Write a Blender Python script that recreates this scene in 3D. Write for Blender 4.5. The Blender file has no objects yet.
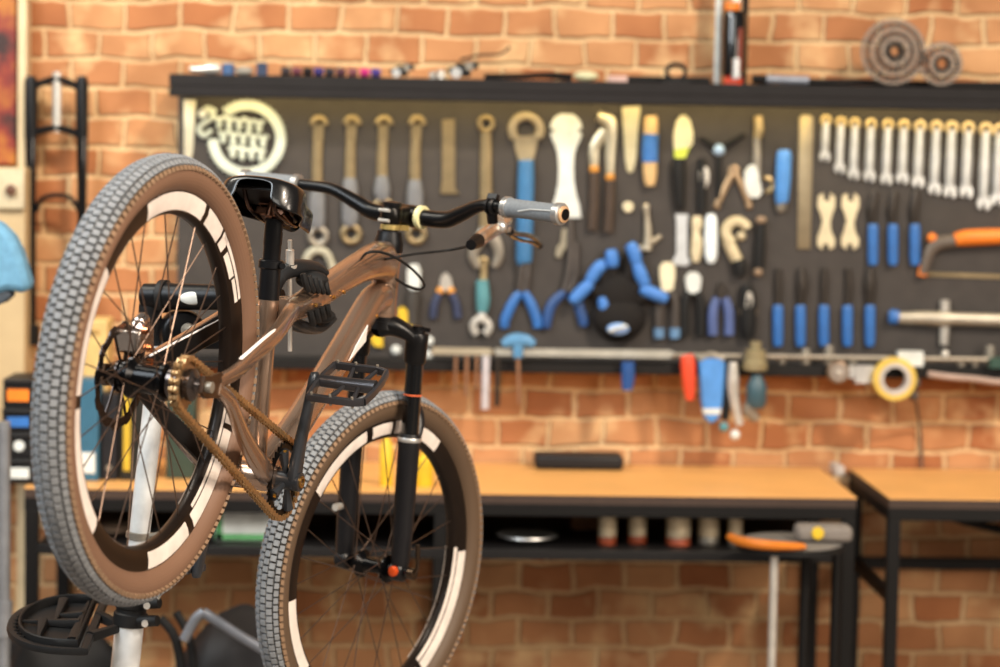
import bpy, math, random
from mathutils import Vector, Matrix
random.seed(7)
PI = math.pi
SC = bpy.context.scene
COL = SC.collection

# ---------------------------------------------------------------- camera
FPX = 2361.0
CAMZ = 1.68
_y, _p, _r = math.radians(2.0), math.radians(-4.5), math.radians(1.0)
CF = Vector((math.sin(_y)*math.cos(_p), math.cos(_y)*math.cos(_p), math.sin(_p)))
_rt = Vector((math.cos(_y), -math.sin(_y), 0)); _up = _rt.cross(CF)
CR = _rt*math.cos(_r) + _up*math.sin(_r)
CU = _up*math.cos(_r) - _rt*math.sin(_r)
CO = Vector((0, 0, CAMZ))
cd = bpy.data.cameras.new('camera'); cam = bpy.data.objects.new('camera', cd); COL.objects.link(cam)
m = Matrix((CR, CU, -CF)).transposed().to_4x4(); m.translation = CO
cam.matrix_world = m
cd.sensor_fit = 'HORIZONTAL'; cd.sensor_width = 36.0; cd.lens = FPX/1000*36
cd.clip_start = 0.05; cd.clip_end = 60
cd.dof.use_dof = True; cd.dof.focus_distance = 3.88; cd.dof.aperture_fstop = 2.7
SC.camera = cam
# ---------------------------------------------------------------- light
vs = SC.view_settings
vs.view_transform = 'Standard'; vs.look = 'None'; vs.gamma = 1.0; vs.use_curve_mapping = False
vs.exposure = 0.42
w = bpy.data.worlds.new('world'); SC.world = w; w.use_nodes = True
bg = w.node_tree.nodes['Background']
bg.inputs[0].default_value = (1.0, .93, .84, 1); bg.inputs[1].default_value = 0.15
def light(kind, name, energy, color, loc, look, size=1, sy=None):
    l = bpy.data.lights.new(name, kind); l.energy = energy; l.color = color
    o = bpy.data.objects.new(name, l); COL.objects.link(o); o.location = loc
    o.rotation_euler = (Vector(look)-Vector(loc)).to_track_quat('-Z', 'Y').to_euler()
    if kind == 'AREA':
        l.shape = 'RECTANGLE'; l.size = size; l.size_y = sy or size
    elif kind == 'SUN': l.angle = size
    return o
light('SUN', 'sun', 2.1, (1.0, .84, .66), (4.5, -3, 8.0), (-.1, 4.2, .95), math.radians(5))
light('AREA', 'window_light_left', 78, (.86, .94, 1.0), (-2.3, 2.2, 3.5), (-.45, 3.7, 1.3), 1.3, 1.5)
light('AREA', 'fill_light_front', 50, (1.0, .95, .86), (-.8, -.4, 3.9), (0, 6.0, 1.4), 2.4, 1.4)  # added area fill from above the camera, aimed at the wall
light('AREA', 'fill_light_wall', 46, (1.0, .93, .80), (-1.7, 4.3, 3.4), (-.5, 6.1, 1.9), 1.6, .6)  # added area fill that brightens the upper left of the wall
light('AREA', 'fill_light_right', 60, (1.0, .85, .70), (2.7, 1.9, 2.3), (-.3, 3.8, 1.2), .8, 1.2)  # added warm fill giving right-hand faces their sheen
sp = light('SPOT', 'bike_spot', 300, (1.0, .84, .70), (2.4, .9, 3.9), (-.2, 3.9, 1.15), 1)  # added spot lamp that picks out the bicycle alone
sp.data.shadow_soft_size = .06; sp.data.spot_size = math.radians(25); sp.data.spot_blend = .35

# ---------------------------------------------------------------- helpers
def at(px, py, Y):
    d = CF + CR*((px-500)/FPX) - CU*((py-333.5)/FPX)
    return CO + d*(Y/d.y)
def srgb(c):
    if isinstance(c, str): c = tuple(int(c[i:i+2], 16)/255 for i in (0, 2, 4))
    return tuple((v/12.92 if v <= .04045 else ((v+.055)/1.055)**2.4) for v in c)
MATS = {}
def mat(name, color, rough=.5, metal=0., var=.12, scale=30, bump=0., coat=0., trans=0.):
    if name in MATS: return MATS[name]
    mt = bpy.data.materials.new(name); mt.use_nodes = True; nt = mt.node_tree
    b = nt.nodes['Principled BSDF']; c = srgb(color)
    if max(c) < .03: c = tuple(v*.5 for v in c); b.inputs['Specular IOR Level'].default_value = .32
    b.inputs['Roughness'].default_value = rough; b.inputs['Metallic'].default_value = metal
    b.inputs['Coat Weight'].default_value = coat; b.inputs['Transmission Weight'].default_value = trans
    tc = nt.nodes.new('ShaderNodeTexCoord'); nz = nt.nodes.new('ShaderNodeTexNoise')
    nz.inputs['Scale'].default_value = scale; nz.inputs['Detail'].default_value = 3
    nt.links.new(tc.outputs['Object'], nz.inputs['Vector'])
    rp = nt.nodes.new('ShaderNodeValToRGB'); rp.color_ramp.elements[0].position = .3; rp.color_ramp.elements[1].position = .7
    rp.color_ramp.elements[0].color = tuple(v*(1-var) for v in c)+(1,)
    rp.color_ramp.elements[1].color = tuple(min(1, v*(1+var)) for v in c)+(1,)
    nt.links.new(nz.outputs['Fac'], rp.inputs['Fac']); nt.links.new(rp.outputs['Color'], b.inputs['Base Color'])
    if bump:
        bp_ = nt.nodes.new('ShaderNodeBump'); bp_.inputs['Strength'].default_value = bump; bp_.inputs['Distance'].default_value = .002
        nt.links.new(nz.outputs['Fac'], bp_.inputs['Height']); nt.links.new(bp_.outputs['Normal'], b.inputs['Normal'])
    MATS[name] = mt
    return mt

ORG = {}
class MB:
    def __init__(s): s.V = []; s.F = []; s.I = []; s.mi = 0; s.X = None
    def add(s, vs_, fs):
        n = len(s.V)
        s.V += [s.X(Vector(v)) if s.X else Vector(v) for v in vs_]
        for f in fs: s.F.append([i+n for i in f]); s.I.append(s.mi)
    def tube(s, pts, r, n=12, cap=True, ref=None, closed=False, sq=1.0):
        P = [Vector(p) for p in pts]; k = len(P)
        R = r if isinstance(r, (list, tuple)) and len(r) == k and k > 1 else [r]*k
        if isinstance(r, tuple) and len(r) == 2 and not isinstance(r[0], (list, tuple)) and k != 2: R = [r]*k
        R = [(q, q) if not isinstance(q, (list, tuple)) else q for q in R]
        vs_ = []; N = None
        for i in range(k):
            a = P[(i-1) % k] if (closed or i > 0) else P[i]; b = P[(i+1) % k] if (closed or i < k-1) else P[i]
            T = (b-a).normalized()
            if ref is not None:
                N = Vector(ref); N = (N-T*N.dot(T)).normalized()
            elif N is None:
                u = Vector((0, 0, 1)) if abs(T.z) < .9 else Vector((1, 0, 0)); N = (u-T*u.dot(T)).normalized()
            else: N = (N-T*N.dot(T)).normalized()
            B = T.cross(N)
            for j in range(n):
                t = 2*PI*j/n; c, d = math.cos(t), math.sin(t)
                if sq != 1.0:
                    c = math.copysign(abs(c)**sq, c); d = math.copysign(abs(d)**sq, d)
                vs_.append(P[i]+N*(c*R[i][0])+B*(d*R[i][1]))
        fs = []
        for i in range(k if closed else k-1):
            for j in range(n):
                a = i*n; b = ((i+1) % k)*n
                fs.append([a+j, a+(j+1) % n, b+(j+1) % n, b+j])
        if cap and not closed: fs += [list(range(n))[::-1], [(k-1)*n+j for j in range(n)]]
        s.add(vs_, fs); return s
    def lathe(s, prof, c, ax, n=32, closed=False):
        c = Vector(c); ax = Vector(ax).normalized(); u = ax.orthogonal().normalized(); v = ax.cross(u); k = len(prof)
        vs_ = [c+ax*h+(u*math.cos(2*PI*j/n)+v*math.sin(2*PI*j/n))*r for r, h in prof for j in range(n)]
        fs = [[i*n+j, i*n+(j+1) % n, ((i+1) % k)*n+(j+1) % n, ((i+1) % k)*n+j] for i in range(k if closed else k-1) for j in range(n)]
        if not closed:
            if prof[0][0] > 1e-5: fs.append(list(range(n))[::-1])
            if prof[-1][0] > 1e-5: fs.append([(k-1)*n+j for j in range(n)])
        s.add(vs_, fs); return s
    def box(s, c, size, R=None):
        c = Vector(c); h = [q/2 for q in size]; vs_ = []
        for x in (-1, 1):
            for y in (-1, 1):
                for z in (-1, 1):
                    v = Vector((x*h[0], y*h[1], z*h[2])); vs_.append(c+(R @ v if R else v))
        s.add(vs_, [[0, 1, 3, 2], [4, 6, 7, 5], [0, 4, 5, 1], [2, 3, 7, 6], [0, 2, 6, 4], [1, 5, 7, 3]]); return s
    def prism(s, P, D, ch=0.0):
        P = [Vector(p) for p in P]; D = Vector(D); n = len(P); cen = sum(P, Vector())/n
        def ins(p): 
            d = cen-p; return p+d*(min(.4, ch/max(d.length, 1e-6)))
        if ch:
            rings = [P, [p+D*.75 for p in P], [ins(p)+D for p in P]]
        else: rings = [P, [p+D for p in P]]
        vs_ = [v for r in rings for v in r]; k = len(rings)
        fs = [[i*n+j, i*n+(j+1) % n, (i+1)*n+(j+1) % n, (i+1)*n+j] for i in range(k-1) for j in range(n)]
        fs += [list(range(n))[::-1], [(k-1)*n+j for j in range(n)]]
        s.add(vs_, fs); return s
    def ball(s, c, r, n=12, sc=(1, 1, 1)):
        c = Vector(c); k = n//2; vs_ = []
        for i in range(k+1):
            t = PI*i/k
            for j in range(n):
                f = 2*PI*j/n; vs_.append(c+Vector((math.sin(t)*math.cos(f)*r*sc[0], math.sin(t)*math.sin(f)*r*sc[1], math.cos(t)*r*sc[2])))
        s.add(vs_, [[i*n+j, (i+1)*n+j, (i+1)*n+(j+1) % n, i*n+(j+1) % n] for i in range(k) for j in range(n)]); return s
    def build(s, name, mats, parent=None, origin=None, bevel=0, sub=0, ang=35):
        if not isinstance(mats, (list, tuple)): mats = [mats]
        me = bpy.data.meshes.new(name)
        if parent is not None:
            root = parent
            while root.parent: root = root.parent
            org = ORG[root.name]
        else:
            if origin is None:
                xs = [v.x for v in s.V]; ys = [v.y for v in s.V]; zs = [v.z for v in s.V]
                origin = ((min(xs)+max(xs))/2, (min(ys)+max(ys))/2, min(zs))
            org = Vector(origin)
        me.from_pydata([tuple(v-org) for v in s.V], [], s.F)
        for q in mats: me.materials.append(q)
        me.polygons.foreach_set('material_index', s.I)
        me.polygons.foreach_set('use_smooth', [True]*len(me.polygons))
        me.update(); me.validate()
        import bmesh
        bm_ = bmesh.new(); bm_.from_mesh(me); bmesh.ops.recalc_face_normals(bm_, faces=bm_.faces); bm_.to_mesh(me); bm_.free()
        me.set_sharp_from_angle(angle=math.radians(ang))
        o = bpy.data.objects.new(name, me); COL.objects.link(o)
        if parent is not None: o.parent = parent
        else: o.location = org; ORG[o.name] = org
        if bevel:
            b = o.modifiers.new('bevel', 'BEVEL'); b.width = bevel; b.segments = 2; b.limit_method = 'ANGLE'; b.angle_limit = math.radians(40)
        if sub:
            b = o.modifiers.new('sub', 'SUBSURF'); b.levels = sub; b.render_levels = sub
        return o
def tag(o, label=None, cat=None, group=None, kind=None):
    if label: o['label'] = label
    if cat: o['category'] = cat
    if group: o['group'] = group
    if kind: o['kind'] = kind
    return o
def thing(name, label, cat, loc, group=None):
    o = bpy.data.objects.new(name, None); COL.objects.link(o); o.empty_display_size = .05
    o.location = loc; ORG[o.name] = Vector(loc); return tag(o, label, cat, group)
def cr(pts, n=6):     # catmull-rom smoothing of a path
    P = [Vector(p) for p in pts]; out = []
    for i in range(len(P)-1):
        p0 = P[max(i-1, 0)]; p1 = P[i]; p2 = P[i+1]; p3 = P[min(i+2, len(P)-1)]
        for k in range(n):
            t = k/n; out.append(.5*((2*p1)+(p2-p0)*t+(2*p0-5*p1+4*p2-p3)*t*t+(3*p1-p0-3*p2+p3)*t**3))
    return out+[P[-1]]
def interp(vals, n=6):
    out = []
    for i in range(len(vals)-1):
        for k in range(n):
            t = k/n; a, b = vals[i], vals[i+1]
            out.append(tuple(x+(y-x)*t for x, y in zip(a, b)) if isinstance(a, tuple) else a+(b-a)*t)
    return out+[vals[-1]]

# ---------------------------------------------------------------- materials
black = mat('black satin metal', '17171a', .38, .3)
blackm = mat('black matte plastic', '1b1b1c', .6)
blackg = mat('black gloss', '0c0c0e', .16, .0, coat=.6)
steel = mat('polished steel', 'd6d2ca', .33, .65)
steeld = mat('dull steel', '8f897e', .45, .6)
alu = mat('brushed aluminium', 'd4d4d2', .38, .9)
brass = mat('brassy steel', 'ab9872', .4, .8)
cream = mat('cream plastic', 'ddd3b4', .5)
whitep = mat('white enamel', 'cdd2d0', .4)
bluep = mat('blue handle plastic', '2f66ac', .42)
blued = mat('dark blue handle plastic', '25487f', .45)
bluel = mat('light blue plastic', '4f86b2', .45)
bronze = mat('bronze frame paint', 'a98d78', .27, .85, var=.01, scale=3, coat=.5)
orange = mat('orange plastic', 'e0791f', .45)
redp = mat('red plastic', 'd6482a', .45)
yellow = mat('yellow plastic', 'd8b52a', .5)
teal = mat('teal handle', '4f8790', .5)
bronzed = mat('dull bronze metal', '8a7a5c', .45, .7)
brownp = mat('dark brown grip', '3a2c22', .6)
graygrip = mat('grey grip rubber', '6d7276', .75, bump=.2, scale=200)
wood = mat('pale wood', 'c8a878', .6)

# ================================================================ THE SETTING
def brick_mat():
    mt = bpy.data.materials.new('old brick'); mt.use_nodes = True; nt = mt.node_tree; L = nt.links.new
    b = nt.nodes['Principled BSDF']; b.inputs['Roughness'].default_value = .85
    tc = nt.nodes.new('ShaderNodeTexCoord'); sp = nt.nodes.new('ShaderNodeSeparateXYZ'); cb = nt.nodes.new('ShaderNodeCombineXYZ')
    L(tc.outputs['Object'], sp.inputs[0]); L(sp.outputs['X'], cb.inputs['X']); L(sp.outputs['Z'], cb.inputs['Y'])
    nz = nt.nodes.new('ShaderNodeTexNoise'); nz.inputs['Scale'].default_value = 7; nz.inputs['Detail'].default_value = 4
    L(cb.outputs[0], nz.inputs['Vector'])
    mx = nt.nodes.new('ShaderNodeVectorMath'); mx.operation = 'SCALE'; mx.inputs['Scale'].default_value = .042
    sb = nt.nodes.new('ShaderNodeVectorMath'); sb.operation = 'SUBTRACT'; sb.inputs[1].default_value = (.5, .5, .5)
    L(nz.outputs['Color'], sb.inputs[0]); L(sb.outputs[0], mx.inputs[0])
    ad = nt.nodes.new('ShaderNodeVectorMath'); L(cb.outputs[0], ad.inputs[0]); L(mx.outputs[0], ad.inputs[1])
    br = nt.nodes.new('ShaderNodeTexBrick'); L(ad.outputs[0], br.inputs['Vector'])
    br.inputs['Scale'].default_value = 1; br.inputs['Brick Width'].default_value = .138; br.inputs['Row Height'].default_value = .0755
    br.inputs['Mortar Size'].default_value = .0085; br.inputs['Mortar Smooth'].default_value = .8; br.inputs['Bias'].default_value = -.1
    br.inputs['Color1'].default_value = srgb('a86c42')+(1,); br.inputs['Color2'].default_value = srgb('c99a6c')+(1,)
    br.inputs['Mortar'].default_value = srgb('e2c294')+(1,)
    n2 = nt.nodes.new('ShaderNodeTexNoise'); n2.inputs['Scale'].default_value = 5; n2.inputs['Detail'].default_value = 5; L(cb.outputs[0], n2.inputs['Vector'])
    rp = nt.nodes.new('ShaderNodeValToRGB'); rp.color_ramp.elements[0].position = .32; rp.color_ramp.elements[1].position = .7
    rp.color_ramp.elements[0].color = (.62, .5, .42, 1); rp.color_ramp.elements[1].color = (1.15, 1.12, 1.1, 1)
    L(n2.outputs['Fac'], rp.inputs['Fac'])
    mu = nt.nodes.new('ShaderNodeMix'); mu.data_type = 'RGBA'; mu.blend_type = 'MULTIPLY'; mu.inputs[0].default_value = .75
    L(br.outputs['Color'], mu.inputs[6]); L(rp.outputs['Color'], mu.inputs[7])
    n3 = nt.nodes.new('ShaderNodeTexNoise'); n3.inputs['Scale'].default_value = 7.5; n3.inputs['Detail'].default_value = 4; L(tc.outputs['Object'], n3.inputs['Vector'])
    r3 = nt.nodes.new('ShaderNodeValToRGB'); r3.color_ramp.elements[0].position = .54; r3.color_ramp.elements[1].position = .70
    L(n3.outputs['Fac'], r3.inputs['Fac'])
    m3 = nt.nodes.new('ShaderNodeMix'); m3.data_type = 'RGBA'; m3.inputs[7].default_value = srgb('e6c592')+(1,)
    ml = nt.nodes.new('ShaderNodeMath'); ml.operation = 'MULTIPLY'; ml.inputs[1].default_value = .6
    L(r3.outputs['Color'], ml.inputs[0]); L(ml.outputs[0], m3.inputs[0]); L(mu.outputs[2], m3.inputs[6]); L(m3.outputs[2], b.inputs['Base Color'])
    bu = nt.nodes.new('ShaderNodeBump'); bu.invert = True; bu.inputs['Strength'].default_value = .8; bu.inputs['Distance'].default_value = .012
    L(br.outputs['Fac'], bu.inputs['Height']); L(bu.outputs['Normal'], b.inputs['Normal'])
    return mt
WY = 6.10
tag(MB().box((.5, WY+.1, 1.6), (9, .2, 3.2)).build('wall_back', brick_mat(), origin=(0, WY, 0)), kind='structure')
def floor_mat():
    return mat('grey concrete', '8a8078', .7, var=.2, scale=4, bump=.1)
tag(MB().box((.5, 2.6, -.05), (9, 7.2, .1)).build('floor', floor_mat(), origin=(0, 2.6, 0)), kind='structure')
# timber post at the left end of the wall
p = at(22, 100, 6.03)
tag(MB().box((p.x, 6.065, 1.6), (.022, .07, 3.2)).build('trim_1', mat('pale timber trim', 'cdb995', .6, scale=12), bevel=.003), kind='structure')

# ================================================================ TOOL BOARD
ppm = 387.0
PX = lambda q: q/ppm
BY = 6.045            # front face of the board
x0 = at(178, 120, BY).x; x1 = 1.95
zt, zb = 1.80, 1.115
tb = thing('tool_board', 'long charcoal pegboard panel hung with rows of hand tools, on the brick wall', 'tool board', ((x0+x1)/2, 6.07, 1.07))
charc = mat('charcoal board', '37322f', .7, var=.12, scale=25, bump=.1)
dark = mat('charcoal shelf timber', '272324', .7, var=.12, scale=18)
pts = MB(); pts.box(((x0+x1)/2, (BY+6.098)/2, (zt+zb)/2), (x1-x0, 6.098-BY, zt-zb)); pts.build('panel', charc, tb, bevel=.002)
sh = MB(); sh.box(((x0+x1)/2, 6.01, 1.834), (x1-x0+.02, .176, .031)); sh.box(((x0+x1)/2, 5.931, 1.8065), (x1-x0+.02, .018, .026)); sh.build('top_shelf', dark, tb, bevel=.003)
lg = MB(); lg.box(((x0+x1)/2, 6.04, 1.124), (x1-x0, .115, .030)); lg.build('bottom_ledge', mat('black ledge', '131111', .6), tb, bevel=.003)
rail = MB(); z_ = at(480, 352, 5.985).z
rail.tube([(at(430, 352, 5.985).x, 5.978, z_), (1.9, 5.978, z_)], .006, 8); rail.build('holder_rail', steeld, tb)
ls = MB(); ls.box(((x0+x1)/2, 5.955, 1.812), (x1-x0-.06, .014, .012))
e = mat('warm lamp strip', 'ffd080', .4); n_ = e.node_tree.nodes['Principled BSDF']
n_.inputs['Emission Color'].default_value = (1, .76, .34, 1); n_.inputs['Emission Strength'].default_value = 16.0
ls.build('lamp_strip', e, tb)

TY = BY-.002
def Q(px, py, Y=TY): return at(px, py, Y)
def flat(mb, poly, th=.006, Y=None, ch=.0015):
    Y = Y or TY
    mb.prism([at(a, b, Y) for a, b in poly], (0, -th, 0), ch); return mb
def rod(mb, pr, Y=None, n=12, flt=.7, sm=3):
    Y = Y or BY-.002-max(max(.002, PX(r)*flt) for a, b, r in pr)
    P = cr([at(a, b, Y) for a, b, r in pr], sm); R = interp([PX(r) for a, b, r in pr], sm)
    mb.tube(P, [(r, max(.002, r*flt)) for r in R], n, ref=(1, 0, 0) if abs(P[-1].x-P[0].x) < abs(P[-1].z-P[0].z) else (0, 0, 1)); return mb
def ringm(mb, cx, cy, r, t, Y=None, n=20, a0=0, a1=360, th=None):
    Y = Y or BY-.002-PX(t)
    full = (a1-a0) >= 360
    k = n
    P = [at(cx+r*math.cos(math.radians(a0+(a1-a0)*i/(k if full else k-1))), cy-r*math.sin(math.radians(a0+(a1-a0)*i/(k if full else k-1))), Y) for i in range(k)]
    mb.tube(P, [(th or PX(t), PX(t))]*k, 8, closed=full, ref=(0, 1, 0)); return mb
def sym(pr):          # symmetrical silhouette from (cx, y, half width)
    return [(a-h, b) for a, b, h in pr]+[(a+h, b) for a, b, h in reversed(pr)]
def tool(name, label, cat, group, parts):
    """parts: [(part name, MB, material)]; one part -> one mesh"""
    if len(parts) == 1:
        return tag(parts[0][1].build(name, parts[0][2]), label, cat, group)
    allv = [v for p in parts for v in p[1].V]
    o = thing(name, label, cat, (sum(v.x for v in allv)/len(allv), BY-.005, min(v.z for v in allv)), group)
    for n, b, mt in parts: b.build(n, mt, o)
    return o

# --- emblem: toothed ring with looping script
em = MB()
n = 120; prof = []
for i in range(n):
    t = 2*PI*i/n; ro = 38.6 + (1.5 if i % 3 == 0 else -.8)
    prof.append((t, ro))
outer = [at(244+r*math.cos(t), 138-r*math.sin(t)*.83-r*math.sin(t)*.0, TY) for t, r in prof]
vs_ = []; fs = []
a_lo, a_hi = 0, n
for i, (t, ro) in enumerate(prof):
    for r, d in ((ro, 0), (ro, -.009), (29, -.009), (29, 0)):
        q = at(247+r*math.cos(t), 139-r*math.sin(t), TY-.004); vs_.append((q.x, q.y+d, q.z))
skip = set(i for i in range(n) if 128 < 360*i/n < 178)
for i in range(n):
    if i in skip: continue
    j = (i+1) % n
    for k in range(4): fs.append([i*4+k, i*4+(k+1) % 4, j*4+(k+1) % 4, j*4+k])
em.add(vs_, fs)
et = thing('chainring_emblem', 'white toothed chainring sign with looping script lettering, top left of the tool board', 'sign', at(244, 178, BY-.005))
em.build('toothed_ring', mat('emblem white', 'c6cfc2', .5), et)
sc_ = MB()
def script(x, y, n, wd, h):
    P = []
    for k in range(n*8+1):
        t = k/8*2*PI; P.append(at(x+wd*k/8+3.0*math.sin(t), y-h*math.cos(t*1.0)*(1.0 if int(k/8) % 2 else .75)+wd*k/8*.10, TY-.010))
    return P
for (x, y, n_, wd, h) in ((214, 122, 5, 10, 6.5), (218, 137, 5, 10, 6.5), (228, 152, 4, 9.4, 6)):
    sc_.tube(script(x, y, n_, wd, h), PX(2.3), 8, ref=(0, 1, 0))
sc_.tube(cr([at(a, b, TY-.008) for a, b in ((212, 130), (204, 136), (199, 130), (203, 124), (213, 117), (206, 108), (216, 112))], 5), PX(2.5), 8, ref=(0, 1, 0))
sc_.build('script_lettering', MATS['emblem white'], et)
sk = MB(); sk.ball(at(202, 114, TY-.006), PX(4.6), 12, (1, .5, 1)); sk.build('mounting_knob', whitep, et)

tool('steel_ruler', 'pale aluminium ruler hanging at the far left edge of the tool board', 'ruler', None,
     [('r', flat(MB(), [(184, 100), (196, 100), (193, 150), (190, 166), (184, 166)], .004), mat('pale ruler', 'cfc9b2', .5, .3))])
# --- four long grey-handled levers
place = ['closest to the toothed emblem', 'second to the right of the emblem', 'third from the emblem, above the left handlebar', 'directly above the bicycle stem']
for i, (x, yb, hy) in enumerate(((318, 242, 190), (351, 240, 182), (383, 214, 180), (416, 240, 184))):
    a = MB(); rod(a, [(x, 140, 4.5), (x-1, 160, 5.2), (x-1, hy, 5.5)], flt=.35); ringm(a, x+1, 124, 6, 3.2, a0=-10, a1=190, n=12)
    flat(a, [(x-5, 124), (x+6, 124), (x+5, 142), (x-5, 142)], .006)
    h = MB(); rod(h, [(x-1, hy-4, 5.5), (x-1, hy+8, 8), (x-1, yb-22, 8), (x, yb-14, 6)], flt=.5)
    g = MB(); ringm(g, x, yb-6, 8, 3.2, n=20)
    tool('long_lever', 'steel lever with grey grip, '+place[i], 'lever', 'long levers left of the big blue wrench',
         [('shaft', a, bronzed), ('grip', h, mat('grey grip plastic', '6a6c70', .5)), ('ring_end', g, bronzed if i else steeld)])
tool('flat_bar', 'short dull bronze flat bar with a flared foot, over the handlebar rise', 'tool', None,
     [('b', flat(MB(), [(442, 120), (455, 119), (455, 188), (459, 194), (440, 194), (442, 180)], .006), bronzed)])
a = MB(); rod(a, [(486, 132, 5), (486, 170, 6), (486, 232, 7)], flt=.35); ringm(a, 486, 124, 6.5, 2.6)
b = MB(); rod(b, [(486, 230, 7), (477, 244, 6), (473, 256, 5), (478, 268, 3)], flt=.5); rod(b, [(486, 230, 7), (496, 242, 6), (499, 256, 5), (494, 267, 3)], flt=.5)
tool('pin_spanner', 'long dull steel spanner ending in two curved claws, behind the brake lever', 'spanner', None, [('shaft', a, bronzed), ('claws', b, steeld)])
a = MB(); ringm(a, 526, 130, 14, 4.5, a0=-35, a1=215, n=18, th=.005); flat(a, [(513, 136), (539, 136), (536, 150), (532, 166), (520, 166), (515, 150)], .008)
b = MB(); rod(b, [(526, 160, 7), (526, 176, 8), (525, 220, 8), (524, 258, 8), (524, 263, 6)])
tool('headset_wrench', 'big open-jawed wrench with a long blue handle, behind the right grip', 'wrench', None, [('jaw', a, mat('warm steel', 'a8997c', .4, .7)), ('handle', b, mat('mid blue grip', '356c9c', .45))])
a = MB(); flat(a, sym([(566, 114, 6), (566, 117, 11), (566, 122, 14.5), (566, 128, 16), (566, 129, 12), (566, 132, 12), (566, 133, 16), (566, 139, 14.5), (566, 146, 11), (566, 154, 8.5), (566, 168, 7.5), (566, 182, 8), (566, 194, 10), (566, 206, 13.5), (566, 218, 15)]), .008)
tool('pedal_wrench', 'bright white two-ended spanner with a broad round head, right of the blue-handled wrench', 'wrench', None, [('w', a, whitep)])
a = MB(); rod(a, [(598, 116, 5), (609, 122, 7), (611, 136, 6), (610, 160, 5), (610, 176, 4)], flt=.5); rod(a, [(605, 132, 6), (595, 146, 5.5), (594, 160, 5), (594, 170, 4)], flt=.5)
b = MB(); rod(b, [(594, 172, 4.5), (594, 200, 5), (592, 230, 5)]); rod(b, [(610, 180, 4.5), (610, 200, 5), (608, 232, 5)])
c = MB(); c.ball(Q(594, 169, TY-.006), PX(5)); c.ball(Q(610, 177, TY-.006), PX(5))
tool('slip_joint_pliers', 'steel slip-joint pliers with brown handles and orange collars, beside the white spanner', 'pliers', None, [('jaws', a, mat('satin steel', 'c7bfa8', .35, .8)), ('handles', b, brownp), ('collars', c, mat('amber plastic', 'c98a35', .5))])
tool('tapered_ruler', 'tapering pale cream bar with a rounded foot, right of the slip-joint pliers', 'tool', None, [('b', flat(MB(), [(622, 107), (640, 106), (640, 113), (638, 130), (636, 160), (633, 171), (630, 173), (627, 171), (625, 160), (623, 130)], .006), mat('cream metal', 'bfb89a', .45, .3))])
a = MB(); rod(a, [(651, 116, 5.5), (651, 124, 7), (650, 150, 7), (650, 170, 7), (650, 180, 6), (650, 186, 4)])
b = MB(); rod(b, [(651, 134, 7.8), (650, 148, 7.8), (650, 162, 7.8)])
tool('wooden_file_handle', 'round wooden handle with a blue band around its middle', 'tool', None, [('handle', a, wood), ('band', b, bluep)])
a = MB(); flat(a, [(676, 122), (680, 116), (685, 115), (690, 120), (693, 133), (693, 143), (688, 150), (674, 151), (673, 140), (674, 130)], .006)
b = MB(); flat(b, [(674, 149), (690, 147), (685, 158), (674, 164)], .0065)
c = MB(); rod(c, [(679, 158, 6), (679, 175, 7), (680, 205, 5), (680, 210, 3)])
tool('putty_knife', 'knife with a broad cream blade, green edge and black handle', 'knife', None, [('blade', a, mat('cream blade', 'e2dcb6', .4, .3)), ('green_edge', b, mat('lime green', 'bcc94a', .5)), ('handle', c, blackm)])
a = MB(); rod(a, [(702, 158, 4), (702, 190, 5), (702, 212, 5)]); b = MB(); flat(b, sym([(704, 167, 3), (704, 172, 5), (704, 182, 5), (704, 188, 2)]), .004, TY-.012)
tool('folding_knife', 'slim black folding tool with a pale oval plate on its side', 'tool', None, [('body', a, blackm), ('plate', b, steel)])
a = MB()
for ex, ey in ((700, 138), (745, 134), (719, 205)): rod(a, [(719, 150, 3.2), ((719+ex)/2, (150+ey)/2, 3), (ex, ey, 2.2)])
b = MB(); b.ball(Q(719, 150, TY-.008), PX(6), 12, (1, .7, 1))
tool('y_wrench', 'black three-armed Y wrench with a pale blue hub', 'wrench', None, [('arms', a, blackm), ('hub', b, mat('pale blue steel', '9db8d6', .35, .3))])
a = MB(); rod(a, [(734, 171, 3), (727, 184, 3.2), (718, 203, 3.4)], flt=.6); rod(a, [(734, 171, 3), (742, 186, 3.2), (749, 203, 3.4)], flt=.6); a.ball(Q(717, 206, TY), PX(4)); a.ball(Q(749, 206, TY), PX(4)); ringm(a, 734, 171, 4, 2)
tool('dividers', 'small brassy steel dividers opened into an upside-down V, under the Y wrench', 'dividers', None, [('legs', a, mat('brown steel', 'a48c70', .4, .7))])
a = MB(); rod(a, [(758, 116, 4), (759, 130, 5), (757, 138, 4)]); b = MB(); rod(b, [(757, 138, 3.5), (757, 160, 4.5), (757, 178, 4)])
c = MB(); flat(c, sym([(752, 165, 3), (751, 172, 7), (752, 182, 8), (754, 192, 8), (754, 198, 4)]), .008, TY-.008); d = MB(); ringm(d, 766, 185, 7, 2.2, TY, a0=-90, a1=110, n=14)
tool('cable_cutter', 'small cable tool with a brass tip and a bright white head, below the shelf', 'tool', None, [('tip', a, brass), ('neck', b, steeld), ('head', c, whitep), ('hook', d, brass)])
a = MB(); rod(a, [(784, 150, 5), (784, 156, 7.5), (783, 180, 7.5), (782, 200, 6.5), (782, 203, 5)]); b = MB(); rod(b, [(782, 201, 5), (781, 208, 5), (781, 212, 3)])
tool('blue_handled_driver', 'stubby driver with a bright blue handle, alone left of the long ruler', 'screwdriver', None, [('handle', a, mat('sky blue handle', '4a86cc', .42)), ('ferrule', b, steeld)])
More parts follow.
